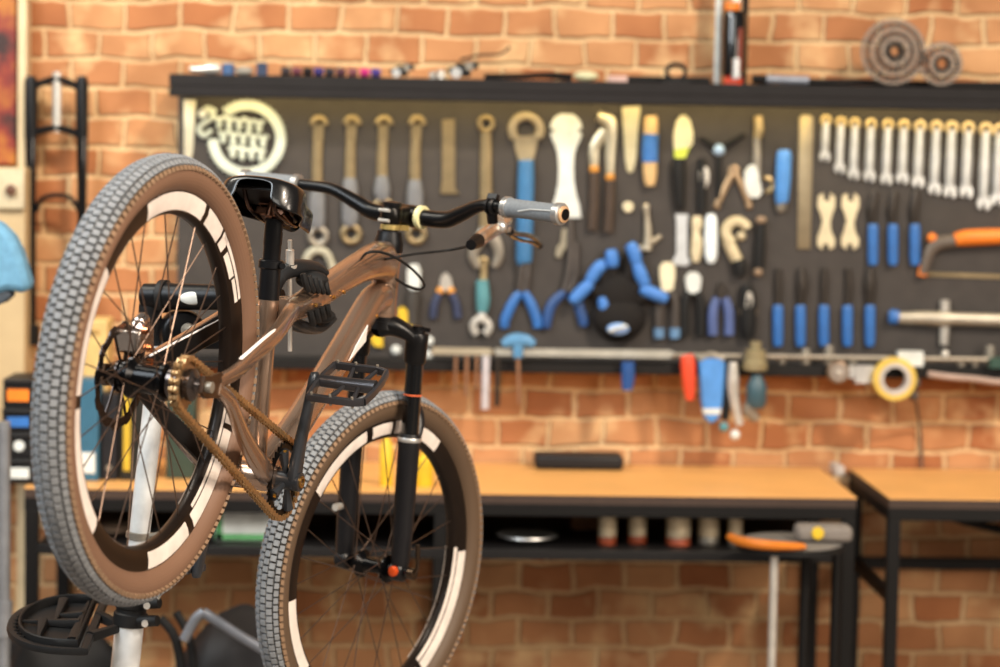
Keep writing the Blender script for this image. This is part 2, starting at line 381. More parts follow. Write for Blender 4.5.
tool('long_ruler', 'tall dull steel ruler with a rounded top, left of the combination wrenches', 'ruler', None, [('b', flat(MB(), [(799, 118), (802, 115), (810, 115), (813, 118), (812, 180), (810, 249), (797, 249), (798, 180)], .004), mat('dull ruler steel', '9c9077', .45, .6))])
# --- combination wrenches
chrome = mat('bright chrome', 'c4c6c6', .3, .5); warmring = mat('warm chrome', 'cdb88c', .35, .5)
tops = [116, 118, 119, 120, 120.5, 121, 121.5, 122, 122.5, 123, 124, 125]
bots = [161, 173, 179, 181, 184, 183, 187, 194, 197, 197, 209, 205]
xs = [826, 841, 855, 871, 888, 904, 920, 936.5, 952, 968.5, 986, 1000]
ordn = ['smallest, leftmost', 'second from left', 'third from left', 'fourth from left', 'fifth from left', 'sixth from left', 'seventh from left', 'eighth from left', 'ninth from left', 'third from the right end', 'longest, second from the right end', 'last one, cut off by the right photo edge,']
for i in range(12):
    x, t, bt = xs[i], tops[i], bots[i]; hw = 4.0+i*.13; k = .86+i*.024
    slant = -1.5-.3*i*.4
    a = MB(); rod(a, [(x, t+7*k, hw*.85), (x+slant*.5, (t+bt)/2, hw), (x+slant, bt-9*k, hw*.85)], flt=.45, sm=2)
    r_ = MB(); ringm(r_, x, t+5*k, 4.6*k, 2.1*k, n=14, th=.004)
    c = MB(); xb = x+slant; flat(c, [(xb-3.5*k, bt-13*k), (xb+3.5*k, bt-13*k), (xb+6.2*k, bt-7*k), (xb+5.6*k, bt), (xb+2.2*k, bt+1.5*k), (xb+1.8*k, bt-5*k), (xb-1.8*k, bt-6*k), (xb-2.6*k, bt+.5*k), (xb-5.8*k, bt-1.5*k), (xb-6*k, bt-8*k)], .008)
    tool('combination_wrench', 'chrome combination wrench, %s of twelve' % ordn[i], 'wrench', 'row of combination wrenches', [('shank', a, chrome), ('ring_end', r_, warmring), ('open_end', c, chrome)])
for i, x in enumerate((826, 850)):
    a = MB(); flat(a, [(x-8, 196), (x-3, 193), (x-2, 201), (x+3, 201), (x+4, 193), (x+9, 197), (x+9, 206), (x+6, 214), (x+4, 222), (x+5, 232), (x+9, 240), (x+8, 247), (x+3, 250), (x+2, 244), (x-3, 244), (x-4, 250), (x-9, 246), (x-9, 238), (x-6, 230), (x-4, 221), (x-6, 213), (x-9, 206)], .006)
    tool('cone_wrench', ['stubby cream double-ended cone wrench, left one of the pair by the ruler', 'stubby cream double-ended cone wrench, right one beside blue handles'][i], 'wrench', 'pair of cone wrenches', [('w', a, mat('cream steel', 'd4c8a8', .4, .5))])
lab = ['left', 'middle', 'right']
for i, x in enumerate((873, 893, 915)):
    h = MB(); rod(h, [(x, 224, 4), (x, 229, 5.2), (x, 258, 5.2), (x, 265, 4)]); a = MB(); rod(a, [(x, 226, 3), (x-1, 210, 5), (x+1, 196, 4), (x+1, 190, 2)], flt=.5)
    tool('blue_screwdriver', '%s one of three blue handles under the combination wrenches' % lab[i], 'screwdriver', 'three blue handles under the wrenches', [('handle', h, bluep), ('blade', a, mat('dark steel', '3c3733', .4, .7))])
# hacksaw
h = MB(); rod(h, [(955, 240, 6), (965, 238, 8), (985, 237, 8), (1012, 236, 7)], flt=.8)
f = MB(); rod(f, [(958, 241, 6), (940, 243, 7), (931, 250, 6), (926, 262, 5), (923, 274, 4)], flt=.7); o_ = MB(); o_.ball(Q(932, 238, TY-.01), PX(5)); rod(o_, [(924, 266, 5), (922, 276, 5)])
bl = MB(); flat(bl, [(924, 272), (1012, 275), (1012, 279), (924, 276)], .002)
tool('hacksaw', 'hacksaw with an orange handle and grey bow at right edge of the board', 'saw', None, [('handle', h, orange), ('bow', f, mat('grey brown casting', '5a5048', .5)), ('tips', o_, orange), ('blade', bl, bronzed)])
# --- middle rows
tool('washer', 'small round cream washer hung alone above the gloves', 'washer', None, [('w', ringm(MB(), 628, 207, 3.2, 2.3, n=16), cream)])
a = MB(); rod(a, [(646, 208, 3), (647, 218, 2.5), (648, 236, 4), (647, 250, 5)]); rod(a, [(640, 250, 3), (650, 243, 3.5), (661, 236, 1.8)]); a.ball(Q(646, 207, TY), PX(4))
tool('tap_wrench', 'small steel tap wrench with a cross handle, above the blue glove fingers', 'wrench', None, [('t', a, mat('warm grey steel', 'b3aa98', .4, .8))])
a = MB(); flat(a, [(675, 214), (688, 214), (687, 222), (687, 256), (690, 263), (686, 266), (674, 265), (672, 261), (676, 254), (676, 222)], .008)
tool('cone_spanner', 'silvery white flat spanner, leftmost of three pale tools in mid board', 'spanner', None, [('w', a, mat('silver white', 'd5dade', .35, .5))])
a = MB(); rod(a, [(697, 216, 4), (697, 224, 5.5), (696, 232, 3.5), (697, 242, 5.5), (696, 254, 5), (696, 262, 3)], flt=.5)
tool('turned_handle', 'knobbly cream tool between two pale flat tools in mid board', 'tool', None, [('w', a, mat('aged cream', 'cfc2a2', .5))])
tool('tyre_lever', 'smooth white oval tyre lever, rightmost of three pale tools', 'tyre lever', None, [('w', rod(MB(), [(711, 214, 3), (711, 220, 5.8), (711, 240, 6.6), (711, 256, 6), (711, 263, 3)], flt=.45), mat('ice white', 'dfe9ee', .4))])
a = MB(); ringm(a, 737, 232, 11, 5, a0=20, a1=250, n=16, th=.006); rod(a, [(728, 240, 6), (733, 252, 6), (738, 262, 6)], flt=.6); a.ball(Q(741, 236, TY), PX(5)); b = MB(); rod(b, [(738, 260, 6.5), (740, 268, 7), (740, 276, 6)])
tool('bottom_bracket_tool', 'curved cream hook-shaped crank tool with a short black grip', 'tool', None, [('hook', a, mat('bone steel', 'cdbf9d', .4, .4)), ('grip', b, blackm)])
a = MB(); rod(a, [(761, 222, 4), (760, 245, 5.5), (759, 268, 5.5)]); b = MB(); b.ball(Q(761, 220, TY-.014), PX(5.5), 12, (1, .7, .7)); c = MB(); c.ball(Q(758, 272, TY-.012), PX(4.5), 12)
tool('black_punch', 'thick black round punch with brown knob, right of the cream hook tool', 'punch', None, [('shaft', a, blackm), ('top_knob', b, mat('brown knob', '8c7660', .5)), ('end_knob', c, mat('brown knob', '8c7660', .5))])
a = MB(); flat(a, [(562, 229), (566, 228), (570, 234), (569, 243), (564, 250), (560, 258), (555, 257), (556, 248), (560, 243)], .008)
tool('socket_adapter', 'little crooked steel bit hanging below the right grip end', 'tool', None, [('w', a, mat('soft steel', 'c2baa5', .35, .8))])
for i, (x, y0, spread, dx, lb, lft, ct) in enumerate(((522, 262, 17, 0, 'long-nose pliers with two splayed blue handles, straight below the blue wrench handle', bluep, 'c'), (570, 262, 15, -8, 'long-nose pliers with a slate blue handle, beside the gloves', blued, 'd'))):
    j = MB(); rod(j, [(x, y0-44 if i else y0, 3), (x, y0+2, 4.5), (x-3+dx*.4, y0+30, 4)]); rod(j, [(x+6, y0 if not i else y0-20, 3), (x+5, y0+15, 4), (x+3+dx*.4, y0+30, 4)])
    h = MB(); rod(h, [(x-2+dx*.4, y0+30, 4), (x-10+dx, y0+42, 5), (x-spread+dx, y0+58, 5), (x-spread+dx, y0+66, 4)])
    if not i: rod(h, [(x+2, y0+30, 4), (x+9, y0+42, 5), (x+15, y0+58, 5), (x+15, y0+66, 4)])
    else: rod(h, [(x+2, y0+30, 4), (x+8, y0+42, 5), (x+13, y0+58, 5), (x+13, y0+64, 4)])
    tool('long_nose_pliers', lb, 'pliers', None, [('jaws', j, mat('grey steel', '5c5652', .4, .8)), ('handles', h, lft)])
a = MB(); rod(a, [(482, 280, 6), (483, 300, 7), (482, 312, 5)]); b = MB(); ringm(b, 481, 327, 8, 4, a0=-60, a1=240, n=14, th=.006); rod(b, [(482, 312, 4), (481, 320, 5)])
c = MB(); rod(c, [(483, 262, 4), (484, 272, 3.5), (483, 280, 4)]); ringm(c, 483, 262, 4, 1.8)
tool('adjustable_spanner', 'small adjustable spanner with a teal sleeve, jaw downwards below the brake lever', 'spanner', None, [('sleeve', a, teal), ('jaw', b, steel), ('tail', c, brass)])
a = MB(); flat(a, [(441, 276), (446, 272), (451, 277), (453, 287), (449, 291), (442, 291), (439, 286)], .008)
b = MB(); b.ball(Q(440, 291, TY-.004), PX(4.2)); b.ball(Q(451, 291, TY-.004), PX(4.2)); c = MB(); rod(c, [(440, 293, 3.5), (435, 303, 4), (433, 318, 4)]); rod(c, [(451, 293, 3.5), (456, 303, 4), (458, 318, 4)])
tool('side_cutters', 'small side cutters with navy handles and amber collars, hanging right of the fork crown', 'pliers', None, [('jaws', a, steel), ('collars', b, MATS['amber plastic']), ('handles', c, mat('navy grip', '2a3350', .5))])
a = MB(); flat(a, sym([(414, 264, 4), (414, 270, 7), (414, 284, 7), (414, 290, 4)]), .012); b = MB(); rod(b, [(414, 292, 6.5), (413, 300, 7), (412, 325, 6)])
tool('end_cutters', 'pincers with a pale rounded head and dark handles, hanging beside the head tube', 'pliers', None, [('head', a, whitep), ('handles', b, mat('dark grip', '35322f', .6))])
for x, pt in ((316, 'c'),):
    a = MB(); ringm(a, 318, 262, 12, 4, a0=10, a1=170, n=12, th=.006); rod(a, [(306, 260, 4), (303, 270, 4), (309, 278, 3)]); rod(a, [(330, 260, 4), (333, 270, 4), (328, 278, 3)])
    tool('open_pliers', 'cream pincer jaws opened in an arch, seen above the stand clamp', 'pliers', None, [('w', a, mat('cream grey steel', 'b8b4a0', .4, .5))])
# gloves
gl = thing('work_gloves', 'pair of black work gloves with blue fingertips, splayed flat against the board', 'gloves', at(617, 345, BY-.005))
gd = mat('black glove fabric', '211d1c', .85, bump=.4, scale=120); gb = mat('blue rubber fingertip', '3f78c4', .55, bump=.2, scale=90)
pm = MB(); GY = TY-.018
pm.ball(Q(619, 318, GY), PX(30), 20, (.95, .55, .75)); pm.ball(Q(617, 296, GY), PX(24), 16, (1, .5, 1))
fing = [((603, 300), (590, 285), (575, 296)), ((606, 290), (603, 272), (597, 262)), ((612, 285), (612, 262), (611, 250)), ((625, 285), (632, 262), (632, 248)), ((632, 292), (640, 282), (648, 272)), ((636, 300), (648, 296), (662, 298))]
for a, b, c in fing: pm.tube(cr([Q(*a, GY), Q(*b, GY), Q(*c, GY)], 3), PX(7), 10)
pm.build('palm', gd, gl, sub=1)
for ln in (((592, 282), (582, 291), (571, 303)), ((606, 264), (598, 268), (588, 284)), ((613, 268), (612, 258), (611, 249)), ((629, 243), (634, 252), (637, 266)), ((636, 262), (641, 275), (646, 287)), ((640, 288), (652, 293), (668, 300)), ((602, 296), (605, 308), (604, 322))):
    fb = MB(); P = cr([Q(a, b, GY-.012) for a, b in ln], 3); k = len(P)
    fb.tube(P, [PX(7.0)*(.72+.28*math.sin(PI*i/(k-1))) for i in range(k)], 12); fb.build('fingertip', gb, gl, sub=1)
lo = MB(); lo.ball(Q(618, 329, GY-.045), PX(11), 16, (1, .3, .55)); lo.build('wrist_badge', mat('badge blue white', '7fa3d8', .5), gl)
lo = MB(); lo.tube([Q(609, 331, GY-.058), Q(618, 328, GY-.06), Q(627, 326, GY-.058)], PX(1.6), 8); lo.build('badge_stripe', whitep, gl)
# pliers rows below
for nm, lb, x, head, hc, hm, tip in (('combination_pliers', 'pliers with a cream head and blue-tipped dark legs, right of the gloves', 667, (262, 292), cream, mat('slate brown', '3b3531', .5), True),
                                      ('fencing_pliers', 'black-handled pliers with a shiny white round head, left of blue-grey pliers', 693, (272, 294), whitep, blackm, False),
                                      ('water_pump_pliers', 'closed pliers with two blue-grey handles and a tiny dark head', 721, (283, 300), mat('dark head steel', '3f3a36', .4, .6), mat('blue grey grip', '4a5b8c', .5), False)):
    a = MB(); y0, y1_ = head; hw = 8 if nm != 'water_pump_pliers' else 4.5
    flat(a, sym([(x, y0, hw*.5), (x, y0+5, hw), (x, (y0+y1_)/2, hw), (x, y1_, hw*.7)]), .012)
    b = MB(); rod(b, [(x-4, y1_-2, 4), (x-8, y1_+12, 5), (x-8, 335, 5)]); rod(b, [(x+4, y1_-2, 4), (x+8, y1_+12, 5), (x+8, 335, 5)])
    ps = [('head', a, hc), ('handles', b, hm)]
    if tip:
        c = MB(); rod(c, [(x-8, 328, 5.5), (x-8, 338, 5)]); rod(c, [(x+8, 328, 5.5), (x+8, 338, 5)]); ps.append(('handle_tips', c, mat('grey blue tip', '5f83a8', .5)))
    tool(nm, lb, 'pliers', 'pliers in the lower row', ps)
a = MB(); rod(a, [(746, 284, 5), (748, 300, 8), (748, 325, 8), (748, 338, 6)]); b = MB(); flat(b, sym([(749, 292, 2), (749, 300, 4), (748, 308, 3)]), .006, TY-.022); c = MB(); ringm(c, 748, 312, 7, 2, TY-.012, n=18)
tool('chain_tool', 'stubby black chain breaker with a silver plate, left of the blue-handled row', 'tool', None, [('body', a, blackm), ('plate', b, steel), ('loop', c, mat('tan steel', '8f7f6a', .4, .6))])
od = ['first from the left', 'second from the left', 'middle one', 'second from the right', 'rightmost']
for i, x in enumerate((778, 800.5, 824, 847.5, 870)):
    h = MB(); rod(h, [(x, 305, 4), (x, 310, 5.2), (x, 338, 5.2), (x, 346, 4)]); a = MB(); rod(a, [(x, 307, 3.5), (x+(i % 2)*1.5, 285, 6 if i in (1, 4) else 4), (x, 268, 3)], flt=.5); 
    tool('blue_pick', 'blue-handled hook tool, %s in the lower row of five' % od[i], 'tool', 'lower row of five blue handles', [('handle', h, bluep), ('head', a, MATS['dark steel'])])
# torque wrench
a = MB(); rod(a, [(889, 317, 6), (893, 317, 7.5), (899, 317, 6.5)]); b = MB(); rod(b, [(898, 318, 6), (925, 318, 7), (938, 319, 8), (950, 319, 8), (955, 319, 6.5), (1015, 321, 7)])
c = MB(); rod(c, [(945, 300, 5), (945, 318, 5), (944, 338, 4.5), (944, 345, 4)]); c.ball(Q(945, 354, TY-.01), PX(4.5))
tool('torque_wrench', 'long horizontal steel hub tool with a blue end cap and cross bar', 'wrench', None, [('end_cap', a, bluep), ('barrel', b, mat('warm satin steel', 'a9a396', .4, .7)), ('cross_bar', c, steel)])

# --- things in and on the bottom ledge
LY = 5.992
flat_ = MB(); flat(flat_, [(495, 348), (670, 350), (676, 353), (670, 358), (495, 355)], .010, 5.972)
tool('steel_straightedge', 'long silvery straightedge lying along the bottom ledge below the gloves', 'ruler', None, [('b', flat_, mat('pale silver', 'c9c8be', .35, .6))])
flat_ = MB(); flat(flat_, [(432, 347), (490, 348), (494, 351), (490, 355), (432, 354)], .010, 5.972)
tool('short_straightedge', 'short pale metal strip on the bottom ledge right of the fork', 'ruler', None, [('b', flat_, mat('pale warm strip', 'b8ae98', .4, .5))])
a = MB(); rod(a, [(503, 345, 4), (510, 341, 6), (518, 340, 7), (527, 341, 6), (534, 345, 4)], 5.955); rod(a, [(518, 342, 6), (518, 354, 5), (518, 358, 4)], 5.955)
b = MB(); rod(b, [(518, 357, 2), (519, 404, 1.8)], 5.955)
tool('t_handle_key', 'light blue T-handle hex key with a thin shaft hanging over the bricks', 'hex key', None, [('handle', a, bluel), ('shaft', b, mat('copper steel', 'a57d62', .4, .7))])
for i, (x, yb, r, mm, lb) in enumerate(((455, 392, 1.6, MATS['copper steel'], 'thin coppery rod hanging from the ledge, nearest to the fork'), (466, 396, 2, MATS['copper steel'], 'coppery rod hanging from the ledge, second from the fork'), (476, 390, 1.6, MATS['copper steel'], 'thin coppery rod just left of the white rod'), (485, 409, 4, mat('lilac white rod', 'cfcdd4', .35, .4), 'thick silvery white rod hanging from the ledge'), (497, 406, 2.6, MATS['dark steel'], 'dark slanting rod right of the white rod'))):
    b = MB(); rod(b, [(x+1, 356, r), (x, yb, r)], 5.955)
    tool('hanging_rod', lb, 'rod', 'rods hanging under the bottom ledge', [('r', b, mm)])
a = MB(); rod(a, [(628, 362, 6.5), (628, 378, 6.5), (627, 390, 5)], 5.955)
tool('blue_clip', 'short dark blue handle hanging from the ledge below the gloves', 'tool', None, [('h', a, mat('deep blue', '1f4c8c', .45))])
a = MB(); rod(a, [(687, 355, 6), (688, 365, 7.5), (689, 385, 6.5), (690, 400, 4)], 5.95)
tool('red_handle', 'bright red-orange handle hanging between blue tools under the ledge', 'tool', None, [('h', a, redp)])
a = MB(); flat(a, [(698, 362), (704, 357), (719, 357), (724, 362), (723, 385), (721, 405), (717, 418), (710, 423), (704, 418), (700, 400)], .03, 5.975, .006)
b = MB(); flat(b, [(701, 407), (720, 407), (719, 413), (702, 413)], .034, 5.976); c = MB(); rod(c, [(699, 360, 3), (711, 355, 4), (724, 360, 3)], 5.955)
tool('multi_tool_holder', 'wide light blue folding hex set hanging under the ledge', 'tool', None, [('body', a, mat('azure plastic', '4d8ad0', .45)), ('pale_band', b, whitep), ('rim', c, steeld)])
a = MB(); rod(a, [(733, 362, 4), (733, 380, 6), (734, 398, 5), (738, 418, 4), (740, 425, 4)], 5.95); b = MB(); b.ball(at(735, 435, 5.95), PX(5.2)); c = MB(); rod(c, [(727, 360, 3.5), (727, 395, 4), (725, 420, 4)], 5.96); d = MB(); d.ball(at(724, 427, 5.95), PX(5))
tool('scissors', 'silver-bladed shears with round knobs hanging beside the azure tool', 'shears', None, [('blade', a, steel), ('white_knob', b, whitep), ('handle', c, blackm), ('teal_knob', d, teal)])
a = MB(); a.lathe([(.018, 0), (.031, .004), (.031, .022), (.026, .028), (.026, .052), (.014, .056), (.014, .075)], at(755, 371, 5.95)-Vector((0, 0, 0)), (0, 0, 1), 20)
b = MB(); b.lathe([(.018, 0), (.026, .012), (.026, .055), (.02, .07), (.012, .085)], at(756, 408, 5.95), (0, 0, 1), 20); c = MB(); rod(c, [(752, 405, 8), (750, 412, 7), (757, 420, 4)], 5.95)
tool('hand_pump', 'dark teal bottle-shaped tool with a banded olive cap over the ledge', 'tool', None, [('cap', a, mat('olive cap', '84795a', .5)), ('body', b, mat('dark teal', '33505c', .4)), ('hose_end', c, steeld)])
soc = ['left of the blue-handled row', 'under the second blue handle', 'under the middle blue handle', 'under the fourth blue handle', 'under the torque wrench cross bar', 'near the right edge of the photo', 'tallest, at far right end']
for i, (x, y, r, h) in enumerate(((782, 356, 4, 10), (806, 352, 5, 16), (829, 352, 5, 20), (852, 359, 4.5, 10), (961, 358, 4.5, 10), (975, 360, 4, 9), (990, 352, 5, 22))):
    b = MB(); b.lathe([(PX(r*.7), 0), (PX(r), .003), (PX(r), PX(h)*.7), (PX(r*.8), PX(h))], (at(x, y, 5.993).x, 5.993, 1.1395), (0, 0, 1), 14)
    tool('socket', 'small steel socket on the ledge, '+soc[i], 'socket', 'sockets on the bottom ledge', [('s', b, steeld)])
a = MB(); ringm(a, 838, 372, 9.5, 2.2, 5.965, n=24); b = MB(); b.lathe([(0, 0), (PX(8.5), 0), (PX(8.5), .012), (0, .012)], at(838, 372, 5.97), (0, -1, 0), 20); c = MB(); c.ball(at(839, 373, 5.955), PX(2.6))
tool('pressure_gauge', 'small round dial gauge hanging under the ledge, left of the yellow tape', 'gauge', None, [('rim', a, mat('bronze rim', '7d6a58', .4, .6)), ('dial', b, mat('dial grey', '8b8178', .5)), ('hub', c, steel)])
a = MB(); a.lathe([(.0415, 0), (.0545, 0), (.0545, .03), (.0415, .03)], at(893, 378, 5.965), (0, -1, 0), 36, True); b = MB(); b.lathe([(.030, -.002), (.041, -.002), (.041, .032), (.030, .032)], at(893, 378, 5.965), (0, -1, 0), 30, True)
tool('tape_roll', 'roll of yellow tape hanging under the right half of the ledge', 'tape', None, [('tape', a, mat('tape yellow', 'd9b955', .45)), ('core', b, mat('card core', 'b9b3ac', .6))])
b = MB(); b.box(at(864, 374, 5.975), (.05, .03, .045)); b.box(at(852, 372, 5.975), (.02, .02, .03))
tool('metal_clamp_block', 'small bright metal block between the gauge and the tape roll', 'block', None, [('b', b, alu)])
b = MB(); p = at(910, 353, 5.98); b.box((p.x, 5.98, 1.1395+.021), (.064, .03, .038))
tool('white_box', 'small white box standing on the ledge above the tape roll', 'box', None, [('b', b, whitep)])
b = MB(); p = at(1000, 356, 5.98); b.box((p.x, 5.98, 1.1395+.014), (.06, .05, .026))
tool('green_box', 'flat dark green box on the ledge at the right photo edge', 'box', None, [('b', b, mat('dark green', '24463c', .5))])
b = MB(); b.tube(cr([at(917, 385, 5.96), at(916, 400, 5.98), at(920, 430, 6.085), at(922, 468, 6.085)], 4), .0035, 8)
b.ball(at(915, 383, 5.955), PX(6)); b.ball(at(914, 396, 5.96), PX(5))
tool('power_cable', 'thin dark cable hanging down the bricks below the tape roll', 'cable', None, [('c', b, mat('cable grey', '4e4540', .6))])
b = MB(); b.tube(cr([at(928, 374, 5.965), at(950, 377, 5.965), (at(975, 379, 5.965)), at(1000, 382, 5.965), at(1040, 382, 5.965)], 4), .0085, 10)
tool('conduit_pipe', 'pinkish-grey cable sleeve running under the ledge at the right', 'pipe', None, [('c', b, mat('pinkish grey sleeve', 'a58f84', .5))])

# --- things on top of the board's shelf
SZ = 1.8505; SY = 6.0
def sx(px, Y=SY): return at(px, 80, Y).x
def shelf(name, label, cat, group, parts): return tool(name, label, cat, group, parts)
b = MB(); b.tube([(sx(190), SY, SZ+.013), (sx(203), SY, SZ+.013), (sx(208), SY, SZ+.015), (sx(220), SY, SZ+.015)], [.008, .010, .0145, .0125], 14)
shelf('silver_hub', 'small silver cylinder lying at the left end of the board shelf', 'hub', None, [('b', b, steel)])
b = MB(); b.lathe([(.014, 0), (.016, .002), (.016, .026), (.013, .029)], (sx(228), SY, SZ), (0, 0, 1), 18)
shelf('blue_jar', 'round blue jar beside the silver cylinder on the board shelf', 'jar', None, [('b', b, mat('denim blue', '3c5b86', .5))])
b = MB(); b.ball((sx(244), SY, SZ+.011), .016, 14, (1.5, .8, .7))
shelf('grey_pebble_weight', 'low greyish lump between the blue jar and blue block', 'weight', None, [('b', b, mat('stone grey', '8f8a80', .7))])
b = MB(); b.box((sx(262), SY, SZ+.0165), (.026, .026, .032))
shelf('blue_block', 'small dark blue block on the shelf above the emblem', 'block', None, [('b', b, mat('ink blue', '26344f', .5))])
cols = ['3a3236', '6b3a46', '38306e', '2f2a2e', 'c0307a', '4a3a86', '50303c', '333038', '7a4a52']
names = ['charcoal', 'maroon', 'indigo', 'black', 'magenta', 'violet', 'plum', 'slate', 'rose']
pos_ = [286, 297, 319, 308, 365, 376, 341, 330, 353]
for cx_, nm, px_ in zip(cols, names, pos_):
    b = MB(); b.tube([(sx(px_-5), SY, SZ+.0125), (sx(px_+4.5), SY, SZ+.0125)], [.0115, .0105], 12); ringm(b, px_, 74, 3.2, 1.0, SY, n=12)
    for q in b.V:
        q.z = max(q.z, SZ+.0005)
    shelf('bar_end_plug', 'little %s bar-end fitting in the coloured row on the shelf' % nm, 'fitting', 'coloured fittings on the board shelf', [('b', b, mat(nm+' anodised', cx_, .35, .3))])
def derail(px_, s, nm, lb):
    t = thing(nm, lb, 'derailleur', (sx(px_), SY, SZ), 'derailleurs on the board shelf')
    c = Vector((sx(px_), SY, SZ))
    b = MB(); b.box(c+Vector((0, 0, .018*s)), (.03*s, .03, .026*s)); b.tube([c+Vector((-.03*s, 0, .015*s)), c+Vector((.03*s, 0, .03*s))], .008*s, 10); b.build('body', blackm, t, bevel=.003)
    b = MB(); b.lathe([(0, 0), (.011*s, 0), (.011*s, .008), (0, .008)], c+Vector((-.014*s, -.018, .0125*s)), (0, -1, 0), 16); b.build('jockey_wheel', alu, t)
    b = MB(); b.lathe([(0, 0), (.009*s, 0), (.009*s, .008), (0, .008)], c+Vector((.012*s, -.018, .026*s)), (0, -1, 0), 16); b.build('pivot_bolt', steeld, t)
    return t
derail(402, 1.0, 'rear_derailleur', 'small black derailleur with a silver wheel on the shelf above the levers')
tt = derail(463, 1.25, 'rear_derailleur', 'larger black derailleur with cable sticking right, on the shelf')
b = MB(); b.tube(cr([(sx(460), SY, SZ+.05), (sx(480), SY+.01, SZ+.062), (sx(500), SY+.02, SZ+.066), (sx(510), SY+.02, SZ+.085)], 4), .003, 8); b.build('cable', blackm, tt)
b = MB(); b.lathe([(.012, 0), (.012, .02), (.009, .022)], (sx(441), SY, SZ), (0, 0, 1), 14); b.lathe([(.010, 0), (.010, .018)], (sx(433), SY+.02, SZ), (0, 0, 1), 14)
shelf('silver_fitting', 'pair of little silver bushings left of the large derailleur', 'fitting', None, [('b', b, steel)])
b = MB(); b.tube(cr([(sx(484), SY, SZ+.008), (sx(520), SY, SZ+.010), (sx(545), SY, SZ+.014), (sx(572), SY, SZ+.010)], 4), [.0075]*9+[.0095]*4, 10)
shelf('seat_post', 'black slender post lying on the shelf above the big blue wrench', 'bicycle part', None, [('b', b, black)])
b = MB(); b.ball((sx(586), SY, SZ+.014), .022, 14, (1.5, .8, .6))
shelf('cream_bowl', 'small cream dome on the shelf above the pliers', 'bowl', None, [('b', b, mat('cream dome', 'c6c39c', .5))])
b = MB(); b.box((sx(617), SY, SZ+.0085), (.05, .03, .015)); shelf('pink_eraser', 'flat pinkish pad resting on the black bar on the shelf', 'pad', None, [('b', b, mat('pale pink', 'bf9f96', .6))])
b = MB(); b.tube([(sx(626), SY+.03, SZ+.009), (sx(712), SY+.03, SZ+.009)], .0085, 10)
shelf('black_tube', 'black tube lying along the shelf left of the tall shock', 'tube', None, [('b', b, blackm)])
b = MB(); P = [(sx(675)+.024*math.cos(t), SY-.02, SZ+.028+.020*math.sin(t)) for t in [2*PI*i/20 for i in range(20)]]; b.tube(P, .0055, 8, closed=True, ref=(0, 1, 0)); b.box((sx(675), SY-.02, SZ+.004), (.07, .02, .007))
shelf('cable_clamp_ring', 'upright black ring clamp on the shelf left of the tall shock', 'clamp', None, [('b', b, blackm)])
# tall shock + white post
t = thing('rear_shock', 'tall black and silver shock absorber with orange details standing on the shelf', 'shock absorber', (sx(733), SY, SZ))
c = Vector((sx(733), SY, SZ))
b = MB(); b.lathe([(.02, 0), (.031, .006), (.031, .15), (.027, .165), (.014, .17)], c+Vector((0, 0, .018)), (0, 0, 1), 24); b.build('air_can', blackg, t)
b = MB(); b.lathe([(.013, 0), (.013, .14)], c+Vector((.004, 0, .17)), (0, 0, 1), 16); b.build('shaft', steel, t)
b = MB(); b.lathe([(.02, 0), (.02, .02)], c+Vector((-.008, -.014, .185)), (0, 0, 1), 16); b.build('orange_dial', orange, t)
b = MB(); b.lathe([(.0, 0), (.012, .0), (.012, .05), (0, .05)], c+Vector((.004, -.03, .014)), (0, 0, 1), 14); b.build('silver_canister', alu, t)
b = MB(); b.lathe([(.024, 0), (.024, .018)], c, (0, 0, 1), 14); b.build('red_base', redp, t)
b = MB(); b.tube([c+Vector((.03, .02, 0)), c+Vector((.03, .02, .32))], .008, 10); b.build('side_tube', blackm, t)
b = MB(); b.tube([c+Vector((.012, -.034, .03)), c+Vector((.012, -.034, .14))], .005, 8); b.build('red_stripe', mat('rust red', '7c3018', .4), t)
b = MB(); b.tube([(sx(719), SY+.04, SZ), (sx(719), SY+.04, SZ+.33)], .0085, 12)
shelf('white_tube', 'slim white tube standing on the shelf behind the tall shock', 'tube', None, [('b', b, whitep)])
